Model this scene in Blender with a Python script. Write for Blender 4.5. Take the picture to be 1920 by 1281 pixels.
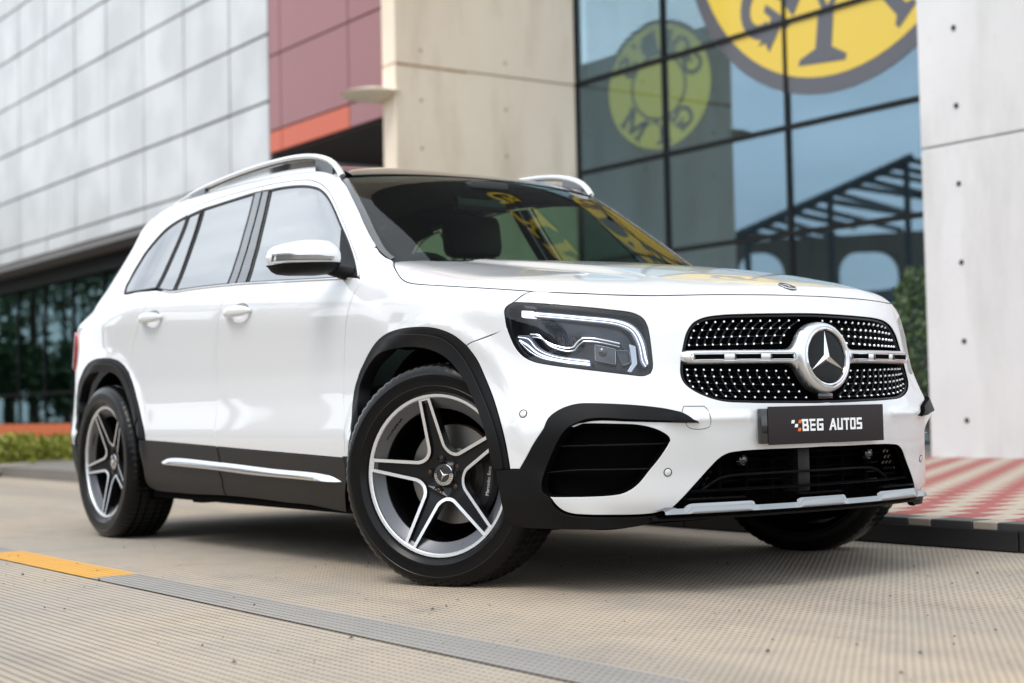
import bpy, bmesh, math, random, json
import numpy as np
from mathutils import Vector, Matrix
from mathutils.geometry import delaunay_2d_cdt, tessellate_polygon
random.seed(7)
for o in list(bpy.data.objects): bpy.data.objects.remove(o)
S = bpy.context.scene; COL = S.collection; R = math.radians
# ------------------------------------------------------------ camera
CAM = np.array([4.237, -3.548, .556]); YAW, PITCH, ROLL = R(144.816), R(2.478), R(-1.261)
cd = bpy.data.cameras.new('camera'); cam = bpy.data.objects.new('camera', cd); COL.objects.link(cam); S.camera = cam
_f = Vector((math.cos(PITCH) * math.cos(YAW), math.cos(PITCH) * math.sin(YAW), math.sin(PITCH)))
_r = _f.cross(Vector((0, 0, 1))).normalized(); _u = _r.cross(_f)
_r2 = math.cos(ROLL) * _r + math.sin(ROLL) * _u; _u2 = -math.sin(ROLL) * _r + math.cos(ROLL) * _u
cam.matrix_world = Matrix(((_r2.x, _u2.x, -_f.x, CAM[0]), (_r2.y, _u2.y, -_f.y, CAM[1]), (_r2.z, _u2.z, -_f.z, CAM[2]), (0, 0, 0, 1)))
cd.sensor_width = 36; cd.lens = 2922.5 * 36 / 1920; cd.clip_start = .05; cd.clip_end = 2000
cd.dof.use_dof = True; cd.dof.focus_distance = 4.75; cd.dof.aperture_fstop = 2.5
# ------------------------------------------------------------ sky and sun
SUN_EL, SUN_AZ = R(57), R(-76)          # direction the light comes from: azimuth from +x towards +y
W = bpy.data.worlds.new('World'); S.world = W; W.use_nodes = True
nt = W.node_tree; nt.nodes.clear(); N = nt.nodes.new; L = nt.links.new
out = N('ShaderNodeOutputWorld'); bg = N('ShaderNodeBackground'); sky = N('ShaderNodeTexSky')
sky.sky_type = 'NISHITA'; sky.sun_disc = False; sky.sun_elevation = SUN_EL; sky.sun_rotation = math.pi / 2 - SUN_AZ
sky.air_density = 1.0; sky.dust_density = 3.0; sky.ozone_density = 1.0
# thin bright cloud veil over the blue
tc = N('ShaderNodeTexCoord'); mp = N('ShaderNodeMapping'); mp.inputs['Scale'].default_value = (1.6, 1.6, 4.5)
nz = N('ShaderNodeTexNoise'); nz.inputs['Scale'].default_value = 1.7; nz.inputs['Detail'].default_value = 6; nz.inputs['Roughness'].default_value = .55
cr = N('ShaderNodeValToRGB'); cr.color_ramp.elements[0].position = .36; cr.color_ramp.elements[1].position = .66
cr.color_ramp.elements[0].color = (.50, .50, .50, 1); cr.color_ramp.elements[1].color = (.97, .97, .97, 1)
mx = N('ShaderNodeMix'); mx.data_type = 'RGBA'; mx.inputs['B'].default_value = (13.0, 13.9, 14.8, 1)
L(tc.outputs['Generated'], mp.inputs['Vector']); L(mp.outputs['Vector'], nz.inputs['Vector']); L(nz.outputs['Fac'], cr.inputs['Fac'])
L(cr.outputs['Color'], mx.inputs['Factor']); L(sky.outputs['Color'], mx.inputs['A']); L(mx.outputs['Result'], bg.inputs['Color'])
bg.inputs['Strength'].default_value = .105; L(bg.outputs['Background'], out.inputs['Surface'])
sd = bpy.data.lights.new('sun', 'SUN'); sd.energy = 1.2; sd.angle = R(24); sd.color = (1, .975, .94)
sun = bpy.data.objects.new('sun', sd); COL.objects.link(sun); sun.location = (0, -20, 30)
_sd = Vector((math.cos(SUN_EL) * math.cos(SUN_AZ), math.cos(SUN_EL) * math.sin(SUN_AZ), math.sin(SUN_EL)))
sun.rotation_euler = _sd.to_track_quat('Z', 'Y').to_euler()
S.view_settings.view_transform = 'Standard'; S.view_settings.look = 'None'; S.view_settings.exposure = .50; S.view_settings.gamma = 1
S.cycles.max_bounces = 10; S.cycles.transparent_max_bounces = 16; S.cycles.glossy_bounces = 6
# ------------------------------------------------------------ materials
def mat(name, col=(.5, .5, .5), rough=.5, metal=0., coat=0., coat_rough=.03, spec=.5, ior=1.45, emit=None, es=0.):
    m = bpy.data.materials.new(name); m.use_nodes = True; b = m.node_tree.nodes['Principled BSDF']
    b.inputs['Base Color'].default_value = (*col, 1); b.inputs['Roughness'].default_value = rough; b.inputs['Metallic'].default_value = metal
    b.inputs['Coat Weight'].default_value = coat; b.inputs['Coat Roughness'].default_value = coat_rough
    b.inputs['Specular IOR Level'].default_value = spec; b.inputs['IOR'].default_value = ior
    if emit: b.inputs['Emission Color'].default_value = (*emit, 1); b.inputs['Emission Strength'].default_value = es
    return m
class NT:
    """little helper for node building in a material"""
    def __init__(s, m): s.t = m.node_tree; s.b = s.t.nodes.get('Principled BSDF')
    def n(s, ty, **kw):
        q = s.t.nodes.new('ShaderNode' + ty)
        for k, v in kw.items():
            if k in q.inputs: q.inputs[k].default_value = v
            else: setattr(q, k, v)
        return q
    def l(s, a, b): s.t.links.new(a, b)
    def noise(s, scale, detail=4, rough=.5, vec=None):
        q = s.n('TexNoise'); q.inputs['Scale'].default_value = scale; q.inputs['Detail'].default_value = detail; q.inputs['Roughness'].default_value = rough
        if vec is None: vec = s.pos()
        s.l(vec, q.inputs['Vector']); return q.outputs['Fac']
    def pos(s): return s.n('NewGeometry').outputs['Position']
    def ramp(s, fac, stops):
        q = s.n('ValToRGB'); e = q.color_ramp.elements
        while len(e) < len(stops): e.new(.5)
        for i, (p, c) in enumerate(stops): e[i].position = p; e[i].color = (*c, 1) if len(c) == 3 else c
        s.l(fac, q.inputs['Fac']); return q.outputs['Color']
    def math(s, op, a, b=None, c=None):
        q = s.n('Math'); q.operation = op
        for i, v in enumerate((a, b, c)):
            if v is None: continue
            if isinstance(v, (int, float)): q.inputs[i].default_value = v
            else: s.l(v, q.inputs[i])
        return q.outputs[0]
    def mix(s, fac, a, b, blend='MIX'):
        q = s.n('Mix'); q.data_type = 'RGBA'; q.blend_type = blend
        for k, v in (('Factor', fac), ('A', a), ('B', b)):
            if isinstance(v, tuple): q.inputs[k].default_value = (*v, 1) if len(v) == 3 else v
            elif isinstance(v, (int, float)): q.inputs[k].default_value = v
            else: s.l(v, q.inputs[k])
        return q.outputs['Result']
    def bump(s, h, strength=.3, dist=.01):
        q = s.n('Bump'); q.inputs['Strength'].default_value = strength; q.inputs['Distance'].default_value = dist
        s.l(h, q.inputs['Height']); s.l(q.outputs['Normal'], s.b.inputs['Normal']); return q
    def base(s, c): s.l(c, s.b.inputs['Base Color'])
def glass(name, tint, ior=1.5, rough=0., gcol=(1, 1, 1)):
    m = bpy.data.materials.new(name); m.use_nodes = True; t = NT(m); t.t.nodes.remove(t.b)
    o = t.t.nodes['Material Output']; tr = t.n('BsdfTransparent'); tr.inputs['Color'].default_value = (*tint, 1)
    gl = t.n('BsdfGlossy'); gl.inputs['Roughness'].default_value = rough; gl.inputs['Color'].default_value = (*gcol, 1); fr = t.n('Fresnel'); vi = t.n('Mix'); vi.inputs['A'].default_value = ior; vi.inputs['B'].default_value = 1 / ior; t.l(t.n('NewGeometry').outputs['Backfacing'], vi.inputs['Factor']); t.l(vi.outputs['Result'], fr.inputs['IOR'])   # same mirror strength from both sides of a pane
    mxs = t.n('MixShader'); t.l(fr.outputs[0], mxs.inputs[0]); t.l(tr.outputs[0], mxs.inputs[1]); t.l(gl.outputs[0], mxs.inputs[2]); t.l(mxs.outputs[0], o.inputs['Surface'])
    return m
# ------------------------------------------------------------ object helpers
def mk(name, verts, faces, m, parent=None, normals=None, smooth=True, mats=None, midx=None, auto=None):
    me = bpy.data.meshes.new(name); me.from_pydata([tuple(v) for v in verts], [], [tuple(f) for f in faces]); me.update()
    for q in (mats or [m]): me.materials.append(q)
    if midx is not None: me.polygons.foreach_set('material_index', np.asarray(midx, np.int32))
    if smooth: me.polygons.foreach_set('use_smooth', np.ones(len(me.polygons), bool))
    if normals is not None: me.normals_split_custom_set_from_vertices([tuple(v) for v in normals])
    elif auto is not None: me.set_sharp_from_angle(angle=R(auto))
    o = bpy.data.objects.new(name, me); COL.objects.link(o)
    if parent: o.parent = parent
    return o
def empty(name, loc=(0, 0, 0), rz=0):
    o = bpy.data.objects.new(name, None); COL.objects.link(o); o.location = loc; o.rotation_euler = (0, 0, rz); o.empty_display_size = .1; return o
def tag(o, label=None, cat=None, group=None, kind=None):
    for k, v in (('label', label), ('category', cat), ('group', group), ('kind', kind)):
        if v: o[k] = v
    return o
class MB:
    """collects shapes into one mesh"""
    def __init__(s): s.v = []; s.f = []; s.mi = []
    def add(s, v, f, mi=0):
        n = len(s.v); s.v += [tuple(q) for q in v]; s.f += [tuple(i + n for i in q) for q in f]; s.mi += [mi] * len(f); return s
    def box(s, lo, hi, mi=0, bev=0.):
        x0, y0, z0 = lo; x1, y1, z1 = hi
        if not bev:
            v = [(x, y, z) for x in (x0, x1) for y in (y0, y1) for z in (z0, z1)]
            return s.add(v, [(0, 1, 3, 2), (4, 6, 7, 5), (0, 4, 5, 1), (2, 3, 7, 6), (0, 2, 6, 4), (1, 5, 7, 3)], mi)
        bm = bmesh.new(); bmesh.ops.create_cube(bm, size=1)
        for q in bm.verts: q.co = Vector(((x0 + x1) / 2 + q.co.x * (x1 - x0), (y0 + y1) / 2 + q.co.y * (y1 - y0), (z0 + z1) / 2 + q.co.z * (z1 - z0)))
        bmesh.ops.bevel(bm, geom=bm.edges[:], offset=bev, segments=2, affect='EDGES', profile=.5)
        bm.verts.index_update(); v = [q.co[:] for q in bm.verts]; f = [[q.index for q in p.verts] for p in bm.faces]; bm.free(); return s.add(v, f, mi)
    def tube(s, path, rad, n=10, mi=0, cap=True, closed=False, sq=None):
        P = [Vector(q) for q in path]; k = len(P); v = []; f = []
        up = Vector((0, 0, 1)); prev = None
        for i, q in enumerate(P):
            t = (P[(i + 1) % k] - P[i - 1]) if closed else (P[min(i + 1, k - 1)] - P[max(i - 1, 0)]); t.normalize()
            a = t.cross(up)
            if a.length < 1e-3: a = prev if prev else t.cross(Vector((1, 0, 0)))
            a.normalize(); prev = a; b = a.cross(t); rr = rad[i] if hasattr(rad, '__len__') else rad
            for j in range(n):
                an = 2 * math.pi * j / n; ca, sa = math.cos(an), math.sin(an)
                if sq: ca *= sq[0]; sa *= sq[1]
                v.append(q + a * (ca * rr) + b * (sa * rr))
        m = k if closed else k - 1
        for i in range(m):
            for j in range(n):
                i2 = (i + 1) % k; f.append((i * n + j, i * n + (j + 1) % n, i2 * n + (j + 1) % n, i2 * n + j))
        if cap and not closed: f += [tuple(range(n - 1, -1, -1)), tuple((k - 1) * n + j for j in range(n))]
        return s.add(v, f, mi)
    def lathe(s, prof, n=48, axis='y', mi=0, closed=False):
        """prof: (r, a) pairs; revolved about the axis"""
        v = []; f = []; k = len(prof)
        for i in range(n):
            an = 2 * math.pi * i / n; c, q = math.cos(an), math.sin(an)
            for r, a in prof:
                v.append({'y': (r * c, a, r * q), 'z': (r * c, r * q, a), 'x': (a, r * c, r * q)}[axis])
        for i in range(n):
            for j in range(k if closed else k - 1):
                f.append((i * k + j, i * k + (j + 1) % k, ((i + 1) % n) * k + (j + 1) % k, ((i + 1) % n) * k + j))
        return s.add(v, f, mi)
    def prism(s, poly, d0, d1, fn, mi=0, back=False, mi_side=None):
        """2D polygon (list) extruded from depth d0 (front) to d1; fn(u,v,d)->xyz"""
        n = len(poly); tri = tessellate_polygon([[Vector((a, b, 0)) for a, b in poly]])
        area = sum(poly[i][0] * poly[(i + 1) % n][1] - poly[(i + 1) % n][0] * poly[i][1] for i in range(n))
        v = [fn(a, b, d0) for a, b in poly] + [fn(a, b, d1) for a, b in poly] + [fn(a, b, d0) for a, b in poly]
        f = []
        for t in tri:
            (x0, y0), (x1, y1), (x2, y2) = (poly[i] for i in t)
            if (x1 - x0) * (y2 - y0) - (x2 - x0) * (y1 - y0) < 0: t = t[::-1]
            f.append(tuple(t))
        m0 = [mi] * len(f); sd = []
        for i in range(n):
            j = (i + 1) % n
            q = (2 * n + i, n + i, n + j, 2 * n + j)
            sd.append(q if area > 0 else q[::-1])
        if back: sd += [tuple(n + i for i in t[::-1]) for t in f]
        b0 = len(s.v); s.v += [tuple(q) for q in v]; s.f += [tuple(i + b0 for i in q) for q in f + sd]; s.mi += m0 + [mi if mi_side is None else mi_side] * len(sd); return s
    def build(s, name, m, parent=None, smooth=True, auto=35):
        mats = m if isinstance(m, (list, tuple)) else [m]
        return mk(name, s.v, s.f, None, parent, mats=mats, midx=s.mi, smooth=smooth, auto=auto if smooth else None)
def fixn(o):
    bm = bmesh.new(); bm.from_mesh(o.data); bmesh.ops.recalc_face_normals(bm, faces=bm.faces[:]); bm.to_mesh(o.data); bm.free(); return o
def text_mesh(body, size=1., offset=0., extrude=0., spacing=1.):
    c = bpy.data.curves.new('t', 'FONT'); c.body = body; c.size = size; c.offset = offset; c.extrude = extrude; c.space_character = spacing; c.align_x = 'CENTER'; c.align_y = 'CENTER'; c.resolution_u = 4
    o = bpy.data.objects.new('t', c); COL.objects.link(o); bpy.context.view_layer.update()
    me = bpy.data.meshes.new_from_object(o.evaluated_get(bpy.context.evaluated_depsgraph_get()))
    v = [tuple(q.co) for q in me.vertices]; f = [tuple(p.vertices) for p in me.polygons]
    bpy.data.objects.remove(o); bpy.data.curves.remove(c); bpy.data.meshes.remove(me); return v, f
# ============================================================ the place
# ---- paving in the foreground: beige ribbed concrete with rows of short grooves
def groove_mask(t, px=.0235, py=.027, lx=.27, ly=.15, soft=.10):
    sp = t.n('SeparateXYZ'); t.l(t.pos(), sp.inputs[0])
    nz = t.noise(1.3, 2); jig = t.math('MULTIPLY', t.math('SUBTRACT', nz, .5), .012)
    ym = t.math('DIVIDE', t.math('ADD', sp.outputs['Y'], jig), py); xm = t.math('DIVIDE', sp.outputs['X'], px)
    fx = t.math('ABSOLUTE', t.math('SUBTRACT', t.math('FRACT', xm), .5)); fy = t.math('ABSOLUTE', t.math('SUBTRACT', t.math('FRACT', ym), .5))
    def band(f, h):
        q = t.n('MapRange'); q.interpolation_type = 'SMOOTHSTEP'; q.inputs['From Min'].default_value = h + soft; q.inputs['From Max'].default_value = h - soft; t.l(f, q.inputs['Value']); return q.outputs['Result']
    return t.math('MULTIPLY', band(fx, lx), band(fy, ly))
def paving(name, a, b, dirt, gdark):
    m = mat(name, a, .78); t = NT(m); g = groove_mask(t)
    big = t.noise(.55, 5, .6); fine = t.noise(60, 3); mid = t.noise(4.5, 5, .65)
    c = t.mix(t.ramp(big, [(.35, (0, 0, 0)), (.68, (1, 1, 1))]), a, b)
    c = t.mix(t.math('MULTIPLY', t.ramp(mid, [(.45, (0, 0, 0)), (.75, (1, 1, 1))]), .55), c, dirt)
    c = t.mix(t.math('MULTIPLY', fine, .35), c, t.mix(1, c, (.55, .53, .5), 'MULTIPLY'))
    tr = t.n('Mapping'); t.l(t.pos(), tr.inputs['Vector']); tr.inputs['Scale'].default_value = (.12, 1.4, 1)
    c = t.mix(t.math('MULTIPLY', t.ramp(t.noise(1.0, 4, .6, tr.outputs['Vector']), [(.46, (0, 0, 0)), (.70, (1, 1, 1))]), .38), c, tuple(q * .62 for q in dirt))     # tyre-darkened lanes
    c = t.mix(t.math('MULTIPLY', t.ramp(t.noise(2.1, 5, .7), [(.60, (0, 0, 0)), (.70, (1, 1, 1))]), .30), c, tuple(q * .5 for q in dirt))
    wear = t.math('ADD', .40, t.math('MULTIPLY', t.noise(1.1, 4, .6), .75))
    c = t.mix(t.math('MULTIPLY', g, wear), c, gdark); t.base(c)
    h = t.math('SUBTRACT', t.math('MULTIPLY', fine, .12), g); t.bump(h, .75, .006); return m
M_PAVE = paving('beige_ribbed_paving', (.375, .33, .275), (.48, .38, .272), (.265, .245, .222), (.022, .02, .018))
def sheet(name, x0, x1, y0, y1, z, m, nx=2, ny=2):
    xs = np.linspace(x0, x1, nx); ys = np.linspace(y0, y1, ny); v = [(x, y, z) for x in xs for y in ys]
    return mk(name, v, [(i * ny + j, (i + 1) * ny + j, (i + 1) * ny + j + 1, i * ny + j + 1) for i in range(nx - 1) for j in range(ny - 1)], m, smooth=False)
tag(sheet('ground', -400, 400, -400, 400, 0, M_PAVE), kind='structure')
M_GREY = paving('grey_line_paint', (.28, .268, .252), (.35, .315, .275), (.25, .235, .215), (.025, .024, .023)); M_YEL = paving('yellow_line_paint', (.66, .32, .045), (.70, .37, .06), (.55, .30, .07), (.36, .17, .03))
for a, b in ((-14, -8.6), (-7.3, -2.36), (-1.055, 3.9), (5.2, 10)): tag(sheet('road_marking', a, b, -1.632, -1.452, .004, M_GREY), kind='structure')
for a, b in ((-8.6, -7.3), (-2.36, -1.055), (3.9, 5.2)): tag(sheet('road_marking', a, b, -1.632, -1.452, .004, M_YEL), kind='structure')
# grit scattered on the paving
mg = MB(); rg = random.Random(3)
for k in range(260):
    x, y = rg.uniform(-2.5, 2.4), rg.uniform(-2.4, .9); r = rg.uniform(.0015, .0042) * (1 if rg.random() < .9 else 1.8)
    mg.add([(x + r * math.cos(a) * rg.uniform(.7, 1.2), y + r * math.sin(a) * rg.uniform(.7, 1.2), .0045) for a in (0, 1.3, 2.6, 3.9, 5.1)] + [(x, y, .0045 + r)], [(0, 1, 5), (1, 2, 5), (2, 3, 5), (3, 4, 5), (4, 0, 5)])
tag(mg.build('grit', mat('grit_stone', (.07, .06, .05), .9), smooth=False), 'specks of dark grit scattered over the beige paving', 'grit', kind='stuff')
# ---- raised footway: granite riser, black and cream edge stones, red and cream pavers
def speck(name, col, var=.12, rough=.6, scale=30):
    m = mat(name, col, rough); t = NT(m); n1 = t.noise(scale, 4, .6); n2 = t.noise(2.2, 4, .6)
    ri = t.n('ObjectInfo').outputs['Random']
    d = tuple(q * (1 - var * 2) for q in col); u = tuple(min(1, q * (1 + var)) for q in col)
    c = t.mix(t.math('ADD', t.math('MULTIPLY', n1, .5), t.math('MULTIPLY', n2, .5)), d, u); c = t.mix(t.math('MULTIPLY', ri, .35), c, d); t.base(c); t.bump(n1, .25, .003); return m
M_RED = speck('red_paver', (.31, .085, .075), .14, .75); M_CRM = speck('cream_paver', (.40, .345, .275), .12, .75); M_GRA = speck('black_granite', (.028, .028, .030), .2, .35, 80); M_BLK = speck('black_edge_stone', (.05, .05, .052), .2, .5); M_EDG = speck('cream_edge_stone', (.33, .285, .235), .15, .7)
M_BED = speck('mortar_bed', (.20, .18, .16), .2, .9)
KY = 1.165; PZ = .105
foot = mk('footway', [(-60, KY + .012, 0), (30, KY + .012, 0), (30, KY + .012, PZ - .006), (-60, KY + .012, PZ - .006), (-60, 9.3, PZ - .006), (30, 9.3, PZ - .006)], [(0, 1, 2, 3), (3, 2, 5, 4)], M_BED, smooth=False); tag(foot, kind='structure')
def bevbox(name, dx, dy, dz, m, bev=.004): return MB().box((-dx / 2, -dy / 2, -dz), (dx / 2, dy / 2, 0), bev=bev).build(name, m, foot, smooth=False)
def inst(src, loc, first):
    if first[0]: first[0] = False; src.location = loc; return src
    o = bpy.data.objects.new(src.name.split('.')[0], src.data); COL.objects.link(o); o.parent = foot; o.location = loc; return o
sl_ = bevbox('riser_slab', .892, .03, .074, M_GRA, .003); fr0 = [True]
for k in range(-6, 5): inst(sl_, (.24 + k * .9, KY, .078), fr0)
eb = bevbox('edge_stone', .190, .12, .03, M_BLK); ec = bevbox('edge_stone', .105, .12, .03, M_EDG); f1, f2 = [True], [True]
for k in range(-14, 12):
    x = .08 + k * .306; inst(eb, (x, KY + .052, PZ), f1); inst(ec, (x + .1535, KY + .052, PZ), f2)
pr_ = bevbox('paver', .145, .113, .02, M_RED, .003); pc_ = bevbox('paver', .145, .113, .02, M_CRM, .003); f1, f2 = [True], [True]
stuff = [MB(), MB()]; y0 = KY + .176; cnt = 0
for j in range(44):
    for i in range(-70, 50):
        x = i * .15 + 1.2 - j * .075 + (j % 2) * .055; y = y0 + j * .119; red = i % 2 == 0
        if y > 6.25 or x < -8 or x > 3: continue
        near = (-.75 < x < 1.45) and y < 3.2 and cnt < 290
        if near: inst(pr_ if red else pc_, (x, y, PZ), f1 if red else f2); cnt += 1
        else: stuff[0 if red else 1].box((x - .0725, y - .0565, PZ - .02), (x + .0725, y + .0565, PZ))
for mb_, m_ in zip(stuff, (M_RED, M_CRM)):
    o = mb_.build('paver_field', m_, foot, smooth=False); o['kind'] = 'stuff'
# ---- fair-faced concrete
def concrete(name, a, b, stain, vs=1.0, rough=.8, lines=None):
    m = mat(name, a, rough); t = NT(m); sp = t.n('Mapping'); t.l(t.pos(), sp.inputs['Vector']); sp.inputs['Scale'].default_value = (1, 1, .22)
    big = t.noise(.8 * vs, 6, .6); streak = t.noise(2.6 * vs, 5, .6, sp.outputs['Vector']); pit = t.noise(26, 3, .6)
    c = t.mix(t.ramp(big, [(.3, (0, 0, 0)), (.7, (1, 1, 1))]), a, b); c = t.mix(t.math('MULTIPLY', t.ramp(streak, [(.48, (0, 0, 0)), (.72, (1, 1, 1))]), .75), c, stain); c = t.mix(t.math('MULTIPLY', t.ramp(t.noise(.33 * vs, 3, .5), [(.42, (0, 0, 0)), (.62, (1, 1, 1))]), .35), c, stain)
    c = t.mix(t.math('MULTIPLY', t.ramp(pit, [(.62, (0, 0, 0)), (.72, (1, 1, 1))]), .30), c, stain)
    t.base(c); t.bump(t.math('ADD', big, t.math('MULTIPLY', pit, .3)), .25, .01); return m
M_PIL = concrete('pale_concrete', (.60, .603, .60), (.69, .692, .69), (.48, .478, .465)); M_BEI = concrete('beige_concrete', (.80, .68, .535), (.86, .75, .61), (.64, .52, .39), .9)
M_JOI = mat('dark_joint', (.17, .15, .13), .9); M_RST = concrete('rusty_joint', (.42, .26, .14), (.5, .33, .2), (.25, .13, .06), 3)  # plain dark joint colour and rusty joint concrete
def wallbox(name, lo, hi, m, par=None, bev=.012): return MB().box(lo, hi, bev=bev).build(name, m, par, smooth=False)
pil = empty('concrete_pillar', (-1.2, 8, 0)); tag(pil, 'tall pale concrete pillar with tie holes rising from the red and cream footway', 'pillar')
def child(o, p): o.parent = p; o.matrix_parent_inverse = p.matrix_basis.inverted(); return o
for z0, z1, dy in ((.0, 2.540, .004), (2.552, 5.00, 0.), (5.012, 7.47, .003), (7.482, 9.94, .0), (9.952, 15, .002)): child(wallbox('cast_lift', (-3.955 + dy, 6.25 - dy, z0), (1.4, 9.6, z1)if z0 else (1.4, 9.6, z1), M_PIL), pil)
M_HOLE = mat('tie_hole', (.03, .028, .025), .9); ho = None
for zz in np.arange(.39, 9.5, .612):
    for xx in (-3.59, -2.37, -1.15, .07):
        if ho is None: ho = MB().lathe([(.0001, -.0075), (.014, -.0075), (.016, -.0095), (.020, -.0095), (.022, -.004)], 14, 'y').build('tie_hole', M_HOLE)
        else: o = bpy.data.objects.new('tie_hole', ho.data); COL.objects.link(o); ho = o
        ho.location = (xx, 6.25, zz); child(ho, pil)
# ---- beige fin wall beside the glazing
fin = empty('beige_fin_wall', (-12.17, 7.6, 0)); tag(fin, 'beige concrete fin wall with a stained joint between red panels and glazing', 'wall')
for z0, z1, d in ((0, 2.39, 0.), (2.402, 4.818, .003), (4.832, 7.25, 0.), (7.262, 24, .003)): child(wallbox('cast_lift', (-12.335, 6.25, z0), (-12.02 - d, 9.058, z1), M_BEI), fin)
for zz in (4.825, 2.396): child(wallbox('rust_streak', (-12.30, 6.263, zz - .02), (-12.019, 7.3, zz + .012), M_RST, bev=.004), fin)
for yy, zz in ((6.62, 5.02), (6.62, 4.4), (6.62, 3.8), (7.9, 4.4), (7.9, 5.0), (7.9, 3.8)):
    o = MB().lathe([(.0001, .002), (.018, .0025), (.022, .001), (.024, -.004)], 12, 'x').build('tie_hole', concrete('tie_plug', (.36, .30, .24), (.4, .33, .27), (.3, .24, .18)) if not bpy.data.materials.get('tie_plug') else bpy.data.materials['tie_plug']); o.location = (-12.02, yy, zz); child(o, fin)
# disc lamp on the fin wall's end
lamp = MB().lathe([(.0001, .085), (.10, .080), (.25, .045), (.37, .012), (.40, .0), (.37, -.020), (.25, -.060), (.10, -.085), (.0001, -.09)], 40, 'z').build('wall_lamp', mat('cream_enamel', (.82, .74, .58), .5)); lamp.location = (-12.36, 6.12, 4.48)
wl_ = MB().tube([(-12.36, 6.12, 4.48), (-12.30, 6.26, 4.48)], .025, 8).build('lamp_bracket', mat('lamp_bracket', (.5, .48, .42), .5)); child(wl_, lamp); wl_.matrix_parent_inverse = Matrix.Translation((12.36, -6.12, -4.48))
tag(lamp, 'flat cream disc lamp on the end of the beige fin wall', 'lamp')
# ---- curtain wall
M_FRAME = mat('dark_aluminium', (.006, .007, .008), .45, spec=.25)
M_CG = glass('curtain_glass', (.60, .70, .74), 2.5, gcol=(.62, .84, 1.))
gw = empty('glass_curtain_wall', (-8, 9.1, 0)); tag(gw, 'dark-framed glass curtain wall reflecting sky between beige fin wall and concrete pillar', 'wall')
GX = [-12.02, -10.25, -8.165, -6.08, -3.995]; GZ = [.105, 1.25, 2.45, 3.645, 4.835, 6.03, 7.22, 8.41]
for i in range(4):
    for j in range(7): child(MB().box((GX[i] + .02, 9.055, GZ[j] + .02), (GX[i + 1] - .02, 9.067, GZ[j + 1] - .02)).build('pane', M_CG, smooth=False), gw)
for x in GX: child(MB().box((x - .024, 9.025, .1), (x + .024, 9.10, 8.45)).build('mullion', M_FRAME, smooth=False), gw)
for z in GZ: child(MB().box((-12.0, 9.018, z - .026), (-4.0, 9.098, z + .026)).build('transom', M_FRAME, smooth=False), gw)
# room behind the glass: dark back wall, slatted blind in the first bay
M_ROOM = mat('room_wall', (.05, .06, .065), .9)
mb = MB(); mb.box((-26, 11.6, .05), (-3.9, 11.7, 8.4)); mb.box((-26, 9.42, 8.42), (-3.9, 11.7, 8.5)); mb.build('inner_wall', M_ROOM, smooth=False).parent = gw; gw.children[-1].matrix_parent_inverse = gw.matrix_basis.inverted()
bl = empty('window_blind', (-11, 9.25, 4.9)); tag(bl, 'slatted blind lowered behind the upper panes beside the beige fin wall', 'blind'); M_SLAT = mat('blind_slat', (.38, .44, .44), .6); so_ = None
for k in range(44):
    z = 4.88 + k * .055
    if so_ is None: so_ = MB().box((-1.77, -.018, -.004), (1.0 + .73, .018, .004)).build('slat', M_SLAT, smooth=False)
    else: o = bpy.data.objects.new('slat', so_.data); COL.objects.link(o); so_ = o
    so_.location = (-10.25, 9.25, z); so_.rotation_euler = (R(35), 0, 0); child(so_, bl)
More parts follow.
